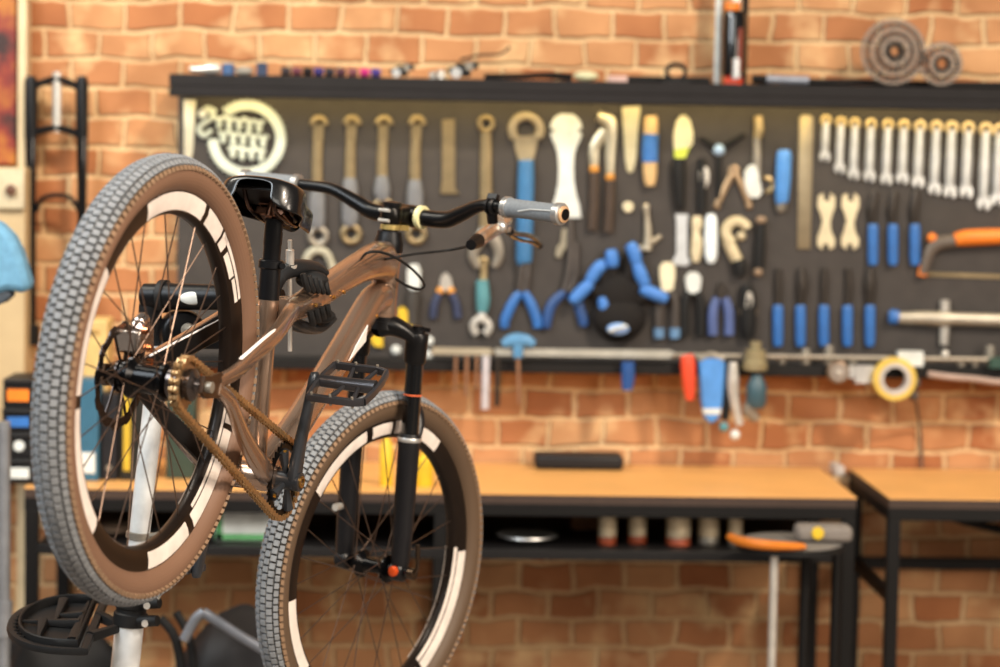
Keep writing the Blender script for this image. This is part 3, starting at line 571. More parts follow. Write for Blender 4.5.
# black bars right of shock
b = MB(); b.tube(cr([(sx(752), SY, SZ+.014), (sx(768), SY, SZ+.013), (sx(800), SY, SZ+.011), (sx(850), SY, SZ+.009)], 4), [.012]*5+[.0105]*4+[.008]*4, 12)
b2 = MB(); b2.tube([(sx(766), SY-.004, SZ+.014), (sx(808), SY-.004, SZ+.0125)], .0118, 12)
shelf('carbon_post', 'black tapered post with a silver-grey band lying on the shelf', 'bicycle part', None, [('post', b, black), ('silver_band', b2, mat('band silver', '8d93a0', .4, .5))])
b = MB(); b.tube(cr([(sx(800), SY+.05, SZ+.009), (sx(860), SY+.05, SZ+.012), (sx(930), SY+.05, SZ+.010), (sx(1040), SY+.05, SZ+.012)], 4), .0088, 10)
shelf('black_handlebar', 'long black bar lying on the shelf behind the sprockets', 'handlebar', None, [('b', b, blackm)])
def cassette(px_, py_, R, nm, lb, Y):
    c = at(px_, py_, Y); c.z = SZ+PX(R)+.004
    t = thing(nm, lb, 'sprocket cluster', (c.x, Y, SZ), 'sprocket clusters on the board shelf')
    k = 0; r = PX(R); y = 0
    while r > .028 and k < 7:
        b = MB(); n = max(12, int(2*PI*r/.0127)); vs_ = []; fs = []
        for i in range(n*2):
            a = PI*i/n; q = r if i % 2 else r-.005
            for rr, dy in ((q, 0), (q, -.003), (r-.0105, -.003), (r-.0105, 0)):
                vs_.append((c.x+rr*math.cos(a), Y+y+dy, c.z+rr*math.sin(a)))
        m_ = n*2
        for i in range(m_):
            j = (i+1) % m_
            for q in range(4): fs.append([i*4+q, i*4+(q+1) % 4, j*4+(q+1) % 4, j*4+q])
        b.add(vs_, fs)
        for q in range(9):
            a = q*PI/4.5+k*.25
            b.tube([(c.x+(r-.009)*math.cos(a), Y+y-.0015, c.z+(r-.009)*math.sin(a)), (c.x+.012*math.cos(a+.5), Y+y-.0015, c.z+.012*math.sin(a+.5))], .0022, 6)
        b.build('sprocket', mat('sprocket grey', '7d7268', .45, .5) if k % 2 == 0 else mat('sprocket dark', '453d38', .5, .5), t)
        r -= .0115; y -= .007; k += 1
    b = MB(); b.lathe([(.014, 0), (.019, 0), (.019, abs(y)+.004), (.014, abs(y)+.004)], (c.x, Y+.002, c.z), (0, -1, 0), 20, True); b.build('hub_body', blackm, t)
cassette(893, 55, 33, 'cassette', 'large grey bicycle cassette standing upright on the shelf', 5.985)
cassette(941, 60, 22, 'cassette', 'smaller dark sprocket set beside the large cassette', 5.985)

# ================================================================ WORKBENCHES
btop = mat('honey wood worktop', 'dda562', .42, var=.06, scale=6)
edge = mat('dark brown edge', '3c2c24', .55); frame_b = mat('black bench steel', '0f0c0c', .55, .1)
BF = 5.56; BZ = .862; 
def bench(name, label, xa, xb, legs, shelf_z=None):
    t = thing(name, label, 'workbench', ((xa+xb)/2, (BF+6.09)/2, 0), 'workbenches along the brick wall')
    y1 = 6.088
    b = MB(); b.box(((xa+xb)/2, (BF+y1)/2, BZ-.002), (xb-xa, y1-BF, .004)); b.build('worktop', btop, t, bevel=.001)
    b = MB(); b.box(((xa+xb)/2, (BF+y1)/2+.001, BZ-.0147), (xb-xa-.002, y1-BF-.002, .0212)); b.build('edge_board', edge, t)
    b = MB(); zz = BZ-.0405
    b.box(((xa+xb)/2, BF+.018, zz), (xb-xa, .03, .03)); b.box(((xa+xb)/2, y1-.018, zz), (xb-xa, .03, .03))
    b.box((xa+.016, (BF+y1)/2, zz), (.03, y1-BF-.07, .03)); b.box((xb-.016, (BF+y1)/2, zz), (.03, y1-BF-.07, .03)); b.build('top_frame', frame_b, t, bevel=.002)
    for lx in legs:
        for ly in (BF+.018, y1-.018):
            b = MB(); b.box((lx, ly, (BZ-.0555)/2), (.030, .030, BZ-.0555)); b.build('leg', frame_b, t, bevel=.002)
    return t, y1
xl = at(24, 490, BF).x; xr = at(857, 498, BF).x
t, y1 = bench('workbench', 'long honey-topped workbench with black steel frame below the tool board', xl, xr, (xl+.016, at(440, 550, BF).x, xr-.016))
zs = at(620, 551, BF).z
b = MB(); b.box(((xl+xr)/2, (BF+y1)/2, zs-.012), (xr-xl-.062, y1-BF-.005, .024)); b.build('lower_shelf', mat('black shelf board', '1d1b1c', .5), t, bevel=.002)
xl2 = at(889, 500, BF).x; 
t2, y1 = bench('workbench', 'shorter workbench at right with a slanting cross brace', xl2, xl2+1.05, (xl2+.016, xl2+1.034))
z2 = at(940, 563, BF+.5).z
b = MB(); b.box((xl2+.525, y1-.03, z2), (1.0, .026, .03)); b.box((xl2+.016, (BF+y1)/2, z2), (.026, .46, .026)); b.build('lower_rail', frame_b, t2, bevel=.002)
b = MB(); b.tube(cr([(xl2+.05, y1-.05, BZ-.06), (xl2+.19, y1-.05, BZ-.085), (xl2+.30, y1-.05, BZ-.13), (xl2+.5, y1-.05, BZ-.17)], 4), .012, 8); b.build('brace', frame_b, t2)

# bench-top things
b = MB(); pa = at(534, 463, 6.02); pb = at(622, 463, 6.02); w_ = pb.x-pa.x
b.box(((pa.x+pb.x)/2, 6.02, BZ+.020), (w_, .10, .036)); 
o = b.build('tool_case', mat('black case', '26262a', .5), bevel=.009); tag(o, 'flat black case lying on the long workbench against the wall', 'case')
ca = MB(); p = at(837, 470, 5.97); ca.box((p.x, 5.97, BZ+.013), (.024, .09, .024)); tag(ca.build('sanding_block', mat('pale grey block', 'b5aba4', .6), bevel=.003), 'small pale grey block at the right end of the long workbench', 'block')
# yellow bottle & cloth seen through the front wheel
for i, (px_, py_, rr, hh, lb) in enumerate(((386, 488, .016, .13, 'yellow spray bottle on the bench seen through the front wheel top'), (424, 490, .022, .085, 'short yellow bottle on the bench seen right of the fork leg'))):
    p = at(px_, py_, 5.66); b = MB(); b.lathe([(rr*.9, 0), (rr, .005), (rr, hh*.75), (rr*.5, hh*.85), (rr*.4, hh)], (p.x, 5.66, BZ), (0, 0, 1), 18)
    tag(b.build('yellow_bottle', yellow), lb, 'bottle', 'yellow bottles on the bench')
# two yellow pads hanging left of the rods
for i, (px_, lb) in enumerate(((406, 'yellow curved clamp hanging on the board just behind the fork crown'), (375, 'yellow clamp hanging on the board under the fork crown arch'))):
    b = MB(); yb = 322 if i == 0 else 338
    flat(b, [(px_-9, yb-12), (px_-4, yb-16), (px_+2, yb-12), (px_+8, yb), (px_+8, yb+9), (px_, yb+8), (px_-6, yb)], .02, TY)
    tag(b.build('yellow_clamp', yellow), lb, 'clamp', 'yellow clamps on the board')
for i, (px_, py_) in enumerate(((396, 350), (429, 341), (428, 355))):
    b = MB(); b.ball(at(px_, py_, TY-.006), PX(5), 12, (1, .6, 1))
    tag(b.build('white_magnet', whitep), ['round white magnet between the fork legs tops', 'upper round white magnet right of the fork crown', 'lower round white magnet right of the fork crown'][i], 'magnet', 'white magnets on the board')

# cans on the lower shelf
cl = ['leftmost, slim', 'second from left, slim', 'wide one with a bright orange base', 'wide one without orange base', 'rightmost, just left of the stool']
for i, (x, hw) in enumerate(((607, 9.5), (637, 9.5), (678, 12.5), (708, 11), (735, 7.5))):
    Y = 5.66+.02*(i % 2); p = at(x, 545, Y); r = hw/ (FPX/5.66); h = .095 if i > 1 else .09
    t = thing('metal_can', 'tin can on the shelf under the bench, '+cl[i], 'can', (p.x, Y, zs), 'cans on the shelf under the bench')
    b = MB(); b.lathe([(r*.97, .018), (r, .02), (r, h*.4), (r*.98, h*.42), (r, h*.44), (r, h-.004), (r*.93, h)], (p.x, Y, zs), (0, 0, 1), 24); b.build('body', mat('tin beige', 'cdbc9e', .4, .35), t)
    b = MB(); b.lathe([(r*.95, .0), (r*1.01, .002), (r*1.01, .018), (r*.97, .02)], (p.x, Y, zs), (0, 0, 1), 24); b.build('base_band', mat('rust orange', '8f3f22', .5) if i < 3 else steeld, t)
p = at(527, 545, 5.68); b = MB(); b.lathe([(.03, 0), (.035, .003), (.075, .016), (.074, .019), (.034, .007), (0, .006)], (p.x, 5.68, zs), (0, 0, 1), 32)
tag(b.build('metal_dish', alu), 'shallow silver dish on the shelf under the bench', 'dish')
p = at(590, 545, 5.9); b = MB(); b.box((p.x, 5.9, zs+.03), (.10, .08, .06)); tag(b.build('brown_carton', mat('brown card', '8a5a30', .7), bevel=.002), 'small brown carton at the back of the shelf behind the dish', 'box')

# stool
SYF = 5.42; c = at(790, 543, SYF); c.y = SYF
zst = at(790, 549, SYF).z
t = thing('stool', 'stool with a round orange-rimmed seat in front of the long workbench', 'stool', (c.x, SYF, 0))
rs = .125
b = MB(); b.lathe([(rs*.5, .0), (rs, .002), (rs, .010), (rs*.9, .014)], (c.x, SYF, zst), (0, 0, 1), 40); b.build('seat_base', blackm, t)
b = MB()
P = [Vector((c.x-.012+rs*math.cos(a), SYF+rs*.95*math.sin(a), zst+.026)) for a in [PI*.95+PI*.62*i/24 for i in range(25)]]
b.tube(P, [(.012*(.5+.5*math.sin(PI*i/24)**.4), .012) for i in range(25)], 10, ref=(0, 0, 1)); b.build('orange_rim', mat('orange varnish', 'c8701c', .4), t)
b = MB(); b.lathe([(rs*.96, 0), (rs*.97, .003), (rs*.9, .007), (0, .008)], (c.x, SYF, zst+.014), (0, 0, 1), 36); b.build('cushion', mat('grey vinyl', '6e6a66', .6), t)
for (a, mt) in ((770, steel), (805, frame_b), (836, frame_b)):
    q = at(a, 560, SYF-.02 if a == 770 else SYF+.06)
    b = MB(); b.tube([(q.x, SYF+(-.085 if a == 770 else .05), 0), (q.x, SYF+(-.085 if a == 770 else .05), zst-.0)], .010 if a == 770 else .012, 12); b.build('leg', mt, t)
b = MB(); b.tube([(c.x-.05, SYF-.08, .35), (c.x+.11, SYF+.05, .35)], .008, 8); b.build('foot_rail', frame_b, t)
b = MB(); q = at(820, 537, SYF-.03); 
b.box((q.x+.01, SYF-.01, zst+.0225+.019), (.13, .07, .038)); o = b.build('gift_parcel', mat('warm grey cloth', '77706a', .8), bevel=.012); tag(o, 'warm grey padded pouch with a yellow button, resting on the stool', 'pouch')
b = MB(); b.lathe([(0, 0), (.015, 0), (.013, .006), (0, .007)], (q.x-.008, SYF-.0455, zst+.045), (0, -1, 0), 20); ORG_ = b.build('button', yellow, o)
o.name = 'padded_pouch'

# ================================================================ LEFT SIDE
# suspension fork hanging on the wall
fx = at(57, 200, 6.0)
t = thing('suspension_fork', 'black double-legged suspension fork hanging on bricks at upper left', 'bicycle fork', (fx.x, 6.03, at(57, 340, 6.02).z))
FY = 6.02
def fq(a, b): return at(a, b, FY)
for x, yb in ((31, 342), (82, 228)):
    b = MB(); b.tube([fq(x, 76), fq(x, 82), fq(x, 138)], [.012, .0165, .0165], 14); b.build('stanchion', black, t)
    b = MB(); b.tube([fq(x, 120), fq(x, 130), fq(x, 200), fq(x+.5, 325 if x == 31 else 330)], [.014, .016, .0125, .0125], 14); b.build('lower_leg', blackg, t)
b = MB(); b.tube(cr([fq(31, 87), fq(44, 82), fq(57, 79), fq(70, 83), fq(82, 90)], 4), (.009, .012), 10); b.tube(cr([fq(31, 134), fq(44, 130), fq(57, 128), fq(70, 131), fq(82, 136)], 4), (.010, .014), 10); b.build('crown', black, t)
b = MB(); b.tube([fq(57, 72), fq(57, 132)], .0115, 16); b.build('steerer_tube', steel, t)
b = MB(); b.tube(cr([fq(36, 212), fq(42, 199), fq(57, 195), fq(72, 199), fq(79, 212)], 4), .006, 10); b.build('arch', black, t)
b = MB(); b.tube([fq(31, 325), fq(31, 345)], .022, 12); b.build('axle_clamp', blackm, t)
# mottled panel behind the timber
b = MB(); p0 = at(-60, -60, 6.06); p1 = at(17, 165, 6.06); b.box(((p0.x+p1.x)/2, 6.075, (p0.z+p1.z)/2), (p1.x-p0.x, .045, p0.z-p1.z))
mt = bpy.data.materials.new('mottled rust'); mt.use_nodes = True; nt = mt.node_tree
tc = nt.nodes.new('ShaderNodeTexCoord'); nz = nt.nodes.new('ShaderNodeTexNoise'); nz.inputs['Scale'].default_value = 14; nz.inputs['Detail'].default_value = 4
rp = nt.nodes.new('ShaderNodeValToRGB'); el = rp.color_ramp.elements; el[0].position = .36; el[0].color = srgb('2a0f0a')+(1,); el[1].position = .66; el[1].color = srgb('a5641e')+(1,)
e1 = el.new(.5); e1.color = srgb('7a2416')+(1,)
nt.links.new(tc.outputs['Object'], nz.inputs['Vector']); nt.links.new(nz.outputs['Fac'], rp.inputs['Fac']); nt.links.new(rp.outputs['Color'], nt.nodes['Principled BSDF'].inputs['Base Color'])
tag(b.build('wall_hanging', mt, bevel=.003), 'dark red and orange mottled panel hanging at the upper left photo edge', 'panel')
# tall plywood cabinet at the left edge
cb = thing('plywood_cabinet', 'pale plywood locker standing at the far left photo edge', 'cabinet', (at(-10, 300, 5.9).x, 5.95, .0))
xa, xb = at(-60, 300, 5.93).x, at(25, 300, 5.93).x
za, zc = BZ, at(10, 168, 5.93).z
ply = mat('plywood', 'b9a27c', .6, var=.1, scale=8)
cb.location.z = BZ+.001; ORG[cb.name] = cb.location.copy()
b = MB(); b.box(((xa+xb)/2, 6.0, (za+zc)/2+.002), (xb-xa, .15, zc-za-.002)); b.build('carcass', ply, cb, bevel=.003)
b = MB(); q = at(8, 189, 5.91); b.box((q.x-.04, 5.917, q.z), (.16, .014, .10)); b.build('drawer_front', mat('pale drawer', 'c2b496', .6), cb, bevel=.003)
b = MB(); q = at(11, 190, 5.9); b.lathe([(.010, 0), (.014, .012), (0, .016)], (q.x, 5.909, q.z), (0, -1, 0), 14); b.build('knob', mat('brown knob wood', '5a3a28', .6), cb)
# light blue cap/cloth
t = thing('shop_apron', 'light blue cloth draped over a dark rounded hook at the left edge', 'cloth', at(4, 300, 5.0))
b = MB(); n = 14
P = [(-40, 215), (-15, 217), (0, 224), (12, 236), (20, 252), (26, 272), (31, 290), (20, 293), (8, 291), (-6, 295), (-40, 292)]
b.prism([at(x, y, 5.0) for x, y in P], (0, .08, 0), -.0)
b.build('cloth', mat('light blue cotton', '5f8fad', .85, bump=.5, scale=60), t, bevel=.015)
b = MB(); P = [(-40, 292), (8, 290), (12, 296), (4, 303), (-10, 308), (-40, 312)]
b.prism([at(x, y, 5.01) for x, y in P], (0, .06, 0)); b.build('dark_lining', mat('dark slate lining', '3b434c', .8), t, bevel=.006)
b = MB(); q = at(-20, 300, 5.05); b.tube([(q.x, 5.05, 0.0), (q.x, 5.05, q.z)], .012, 10); b.build('stand_pole', frame_b, t)
t.location.z = 0; t.location.x = q.x; ORG_old = ORG[t.name]; newo = Vector((q.x, t.location.y, 0)); sh_ = ORG_old-newo
for ch in t.children:
    for v in ch.data.vertices: v.co += sh_
ORG[t.name] = newo
# stacked black parts bins
yb_ = BF+.12
binm = mat('black bin plastic', '1c1a1c', .5)
zz = BZ
for i, (h, lb, accent) in enumerate(((.062, 'black parts bin with a white label, lowest of the stack at the left', 'white'), (.062, 'black parts bin with a round white dot, second from the bottom of the stack', 'dot'), (.058, 'black parts bin with a blue stripe, third in the left stack', 'blue'), (.07, 'black parts bin with an orange tab, topmost of the left stack', 'orange'))):
    q = at(24, 450, yb_); t = thing('parts_bin', lb, 'bin', (q.x, yb_, zz+.001), 'stack of parts bins at the left')
    b = MB(); b.box((q.x+.002*i, yb_, zz+.001+h/2), (.085, .16, h-.002)); b.box((q.x+.002*i, yb_-.084, zz+h-.006), (.085, .01, .006)); b.build('body', binm, t, bevel=.003)
    b = MB(); f = yb_-.082
    if accent == 'dot': b.lathe([(0, 0), (.013, 0), (.013, .003), (0, .003)], (q.x+.002, f+.001, zz+h/2), (0, -1, 0), 18); b.build('round_label', whitep, t)
    else:
        b.box((q.x, f, zz+h*.45), (.052, .004, h*.4)); b.build('label', {'white': whitep, 'blue': bluep, 'orange': orange}[accent], t)
    zz += h
# upright boxes on the bench behind the rear wheel
bxY = 5.80
for (xa, xb, ytop, col, nm, lb, cat, Y) in ((76, 101, 378, '2b5b74', 'storage_box', 'teal blue box with a white label standing on the bench behind the rear wheel', 'box', 5.72), (103, 120, 392, '24242a', 'ring_binder', 'dark grey binder between the teal box and yellow-striped binder', 'binder', 5.74), (122, 146, 380, '2b2a24', 'ring_binder', 'black binder with a yellow spine stripe behind the rear wheel', 'binder', 5.74), (168, 196, 395, '28392f', 'storage_box', 'dark green box right of the stand post behind the wheel', 'box', 5.78), (74, 110, 318, 'd2b070', 'cardboard_box', 'tall tan cardboard box standing behind the teal box', 'box', 5.92), (200, 232, 410, 'b89468', 'cardboard_box', 'small tan carton behind the rear wheel rim near the chain', 'box', 5.80)):
    a = at(xa, 460, Y); c = at(xb, 460, Y); z1 = at(xa, ytop, Y).z
    t = thing(nm, lb, cat, ((a.x+c.x)/2, Y, BZ), None)
    b = MB(); b.box(((a.x+c.x)/2, Y, (BZ+z1)/2+.0005), (c.x-a.x, .10 if Y < 5.9 else .12, z1-BZ)); b.build('body', mat(lb[:18], col, .55), t, bevel=.003)
    b = MB(); f = Y-.0515
    if '2b5b74' == col: b.box(((a.x+c.x)/2+.002, f, BZ+.045), (.042, .003, .05)); b.build('white_label', whitep, t)
    elif '2b2a24' == col: b.box((a.x+.018, f, (BZ+z1)/2), (.016, .003, (z1-BZ)*.8)); b.build('spine_stripe', mat('ochre yellow', 'c2a22c', .55), t)
    elif col == 'd2b070': b.box(((a.x+c.x)/2, Y-.061, z1-.03), (.05, .003, .012)); b.build('tape_strip', mat('packing tape', 'a8854c', .4), t)
    elif col == '24242a': b.lathe([(0, 0), (.007, 0), (.007, .003), (0, .003)], ((a.x+c.x)/2, f+.002, BZ+.03), (0, -1, 0), 14); b.build('finger_ring', steeld, t)
# white/green box on the lower shelf
a = at(215, 545, 5.66); c = at(272, 545, 5.66); t = thing('parts_carton', 'white carton with green stripes on the shelf under the bench, left of front wheel', 'box', ((a.x+c.x)/2, 5.68, zs))
b = MB(); b.box(((a.x+c.x)/2, 5.70, zs+.0605), (c.x-a.x, .14, .119)); b.build('body', whitep, t, bevel=.003)
b = MB(); b.box(((a.x+c.x)/2, 5.6285, zs+.012), (c.x-a.x-.004, .003, .014)); b.box((a.x+.012, 5.6285, zs+.06), (.016, .003, .11)); b.build('green_stripe', mat('green print', '4f8f5c', .5), t)
# wooden crates / floor clutter at the lower left
b = MB(); q = at(120, 540, 5.7)
for i, (xa, xb, ya, col, lb) in enumerate(((92, 130, 520, '5a4a3c', 'brown satchel on the shelf left of the stand post'), (150, 190, 524, '33302e', 'dark pouch on the shelf right of the stand post'))):
    a = at(xa, 540, 5.68); c = at(xb, 540, 5.68); h = at(xa, ya, 5.68).z-zs
    b = MB(); b.ball(((a.x+c.x)/2, 5.70, zs+h*.49), .5, 14, (c.x-a.x, .12, h*.98)); tag(b.build('leather_pouch', mat(lb[:12], col, .8, bump=.4)), lb, 'bag')

# grey forked bicycle stays leaning low at the left
GYY = 4.9
t = thing('spare_frame', 'grey bare bicycle rear triangle lying behind the stand, lower left', 'bicycle frame', at(230, 667, GYY))
b = MB(); b.tube([at(203, 612, GYY), at(240, 636, GYY), at(285, 662, GYY), at(310, 676, GYY)], [.011, .011, .012, .012], 12); b.build('seat_stay', mat('slate grey paint', '767a82', .4, .4), t)
b = MB(); b.tube(cr([at(204, 612, GYY), at(196, 618, GYY), at(188, 632, GYY), at(184, 640, GYY)], 4), .011, 12); b.build('dropout', MATS['slate grey paint'], t)
b = MB(); b.tube(cr([at(160, 618, GYY+.1), at(176, 640, GYY+.1), at(184, 690, GYY+.1)], 4), .010, 10); b.tube(cr([at(176, 612, GYY+.1), at(190, 640, GYY+.1), at(196, 690, GYY+.1)], 4), .009, 10); b.tube([at(184, 690, GYY+.1), at(196, 690, GYY+.1), at(310, 676, GYY)], .010, 10)
q = at(200, 690, GYY+.1); b.tube([q, (q.x, GYY+.1, 0)], .011, 10); q = at(310, 676, GYY); b.tube([q, (q.x+.02, GYY+.02, 0)], .011, 10); b.build('black_fork', blackm, t)
t.location.z = 0; sh_ = Vector((0, 0, ORG[t.name].z)); 
for ch in t.children:
    for v in ch.data.vertices: v.co += sh_
ORG[t.name] = Vector(t.location)
# black duffel heap
q = at(150, 700, 5.5)
for i, (px_, py_, sx_, sz_, lb, col) in enumerate(((62, 628, .40, .46, 'large black bag on the floor beneath the tray, left', '1b1c1f'), (232, 622, .34, .40, 'black bag on the floor between post and front wheel', '232226'))):
    q = at(px_, py_, 5.40-.12*i); b = MB(); b.ball((q.x, q.y, q.z*.5+.02), .5, 32, (sx_, .3, q.z+.03))
    from mathutils import noise
    for v in b.V:
        nv = noise.noise_vector(v*5)*.07+noise.noise_vector(v*17)*.02; v += nv; v.z = max(.003, v.z)
    tag(b.build('duffel_bag', mat('black nylon %d' % i, col, .6, bump=.5, scale=40), sub=1), lb, 'bag', 'black bags on the floor')
# grey upright pole far left
q = at(4, 600, 5.2); b = MB(); b.tube([(q.x, 5.2, 0), (q.x, 5.2, 1.06)], .014, 12); b.tube([(q.x, 5.2, .58), (q.x, 5.2, .66)], .019, 12); b.lathe([(.11, 0), (.11, .01), (.02, .02)], (q.x, 5.2, 0), (0, 0, 1), 24)
tag(b.build('stand_pole', mat('grey pole', '8a8d92', .4, .5)), 'slim grey upright pole at the lower left photo edge', 'pole')

# ================================================================ THE BICYCLE
BPOS = Vector((-.38841282, 3.48978546, 1.32839343))
import json
yw, pt, rl = .3077, .4169, .0766
def rotm(ax, a): return Matrix.Rotation(a, 3, Vector(ax))
h_ = Vector((math.sin(yw), math.cos(yw), 0)); l_ = Vector((-math.cos(yw), math.sin(yw), 0)); u_ = Vector((0, 0, 1))
BM = Matrix((h_, l_, u_)).transposed(); BM = rotm(l_, pt) @ BM; BM = rotm(BM.col[0], rl) @ BM
bike = bpy.data.objects.new('bicycle', None); COL.objects.link(bike); bike.empty_display_size = .1
mw = BM.to_4x4(); mw.translation = BPOS; bike.matrix_world = mw; ORG[bike.name] = Vector((0, 0, 0))
tag(bike, 'bronze mountain bike with black parts held nose-down in a repair stand', 'bicycle')
BMi = BM.inverted()
def bp(px_, py_, y):      # point of the bike's own frame seen at a pixel, on the lateral plane y
    d = CF + CR*((px_-500)/FPX) - CU*((py_-333.5)/FPX)
    o = BMi @ (CO-BPOS); d = BMi @ d
    return o+d*((y-o.y)/d.y)
HA = math.radians(67); STEER = -.2797; WB = 1.0943
AX = Vector((-math.cos(HA), 0, math.sin(HA))); PE = Vector((math.sin(HA), 0, math.cos(HA)))
C0 = Vector((WB, 0, 0)); A0 = C0-PE*.045
SM = rotm(AX, STEER)
def fx_(v): return SM @ (v-A0)+A0          # front assembly: steered
LSH = 0.0
def S(s, y=0, off=0): return A0+AX*s+PE*off+Vector((0, y+(LSH if abs(y) > .05 and s < .47 else 0), 0))
LSH = .009
def FMB():
    b = MB(); b.X = fx_; return b
V = Vector
# --- frame
rad = lambda a, b: (a, b)
fr = MB()
fr.tube([V((.875, 0, .402)), S(.485), S(.50), S(.555), S(.585), S(.60)], [.010, .027, .0255, .026, .0265, .027], 24)   # head tube
fr.V = fr.V[24:] ; fr.F = []; fr.I = []
fr = MB(); fr.tube([S(.478), S(.485), S(.50), S(.56), S(.592), S(.598)], [.026, .028, .026, .0255, .0275, .0265], 24)
tt_pts = [(.40, .262), (.473, .296), (.545, .347), (.62, .402), (.70, .456), (.775, .498), (.832, .515)]
fr.tube(cr([V((a, 0, b)) for a, b in tt_pts], 5), interp([(.017, .020), (.022, .021), (.024, .021), (.025, .021), (.028, .022), (.036, .024), (.042, .024)], 5), 20, ref=(0, 0, 1), sq=.75)
dt = [(.852, .455), (.794, .425), (.714, .311), (.60, .145), (.50, .02), (.465, -.005)]
fr.tube(cr([V((a, 0, b)) for a, b in dt], 4), interp([(.030, .022), (.027, .024), (.024, .024), (.024, .024), (.026, .027), (.024, .03)], 4), 20, ref=(1, 0, 0), sq=.85)
st = [(.454, -.013), (.43, .04), (.375, .166), (.335, .255)]
fr.tube([V((a, 0, b)) for a, b in st], [.018, .0165, .0165, .018], 18)
fr.lathe([(.021, -.040), (.023, -.037), (.023, .037), (.021, .040)], (.454, 0, -.013), (0, 1, 0), 24)   # bb shell
for sg in (-1, 1):
    P = cr([V((.045, sg*.080, .022)), V((.12, sg*.074, .066)), V((.20, sg*.064, .125)), V((.27, sg*.056, .178)), V((.34, sg*.040, .235)), V((.42, sg*.014, .272)), V((.49, 0, .308))], 5)
    fr.tube(P, interp([(.010, .007), (.012, .007), (.014, .008), (.016, .009), (.018, .011), (.018, .015), (.016, .018)], 5), 14, ref=(0, 0, 1), sq=.6)
    P = cr([V((.045, sg*.080, .012)), V((.12, sg*.074, .014)), V((.23, sg*.060, -.006)), V((.35, sg*.050, -.022)), V((.44, sg*.030, -.014))], 5)
    fr.tube(P, interp([(.010, .007), (.012, .008), (.015, .009), (.017, .011), (.018, .013)], 5), 14, ref=(0, 0, 1), sq=.6)
frame = fr.build('frame', bronze, bike)
for sg in (-1, 1):
    b = MB(); b.prism([V((a, sg*.085, c)) for a, c in ((-.014, .012), (-.010, -.012), (.008, -.016), (.04, -.004), (.062, .004), (.066, .03), (.04, .036), (.01, .020))], (0, -sg*.008, 0), .001); b.build('dropout', mat('dark bronze alloy', '4c3a2d', .3, .8), frame)
b = MB(); b.tube([V((.11, -.078, .082)), V((.20, -.066, .144)), V((.285, -.058, .204))], (.0015, .0035), 8, ref=(0, 0, 1)); tag(b.build('stay_highlight', mat('highlight and decal white', 'e6e0dc', .3), frame), 'painted pale highlight along the left seat stay')
gm = mat('black stay shade', '0f0f10', .45)  # shade on the left stays' inner faces, put in as black strips
b = MB(); b.tube(cr([V((.10, .068, .050)), V((.20, .0565, .120)), V((.27, .0475, .173)), V((.33, .036, .222))], 4), interp([(.012, .004), (.018, .004), (.020, .004), (.018, .004)], 4), 10, ref=(0, 0, 1), sq=.6); b.build('stay_shade', gm, frame)
b = MB(); b.tube(cr([V((.10, .067, .008)), V((.23, .0505, -.010)), V((.35, .039, -.024))], 4), interp([(.010, .004), (.016, .004), (.018, .004)], 4), 10, ref=(0, 0, 1), sq=.6); b.build('stay_shade', gm, frame)
b = MB(); b.tube([V((.10, .066, .066)), V((.20, .0545, .139)), V((.285, .044, .203))], (.0015, .0025), 8, ref=(0, 0, 1)); tag(b.build('stay_highlight', mat('highlight and decal white', 'e6e0dc', .3), frame), 'painted pale highlight along the left seat stay')  # highlight on the left stay's top edge, laid on as a pale strip
b = MB(); c1 = V((.714, -.0255, .311)); d_ = (V((.794, 0, .425))-V((.60, 0, .145))).normalized(); n_ = V((-d_.z, 0, d_.x))
b.prism([c1-d_*.05+n_*.004, c1+d_*.03-n_*.010, c1+d_*.05+n_*.012, c1-d_*.01+n_*.010], (0, -.002, 0)); b.build('down_tube_decal', mat('highlight and decal white', 'e6e0dc', .3), frame)
b = MB(); b.lathe([(.026, 0), (.0275, .006), (.0275, .020), (.0235, .034), (.0225, .040)], S(.597), AX, 28); b.build('headset_cup', black, frame)
b = MB(); b.lathe([(.027, 0), (.027, .010)], S(.468), AX, 28); b.build('lower_headset_cup', black, frame)
b = MB(); sp_ = [bp(337, 285+8, -.0), bp(337, 293, 0)]
for (u, v) in ((315, 305), (333, 297), (343, 292), (376, 316)):
    q = bp(u, v, -.022); b.lathe([(0, 0), (.0035, 0), (.0035, .004), (0, .005)], q, (0, -1, 0), 10)
b.build('cable_guides', mat('gold bolts', 'b58a4a', .3, .9), frame)
# internal seat tube upper (black) + collar + post
b = MB(); b.tube([V((.352, 0, .222)), V((.312, 0, .305))], [.0178, .0170], 20); seat_t = b.build('seat_tube_sleeve', black, frame)
spd = (V((.312, 0, .309))-V((.375, 0, .166))).normalized()
b = MB(); b.lathe([(.019, -.008), (.021, -.006), (.021, .005), (.019, .007)], (.312, 0, .309), spd, 24); b.tube([V((.318, -.016, .310)), V((.300, -.026, .303))], .005, 10); b.build('seat_clamp', black, bike)
b = MB(); P0 = V((.312, 0, .309)); b.tube([P0-spd*.02, P0+spd*.03, P0+spd*.032, P0+spd*.075], [.0148, .0148, .0155, .0150], 20); b.build('seat_post', black, bike)
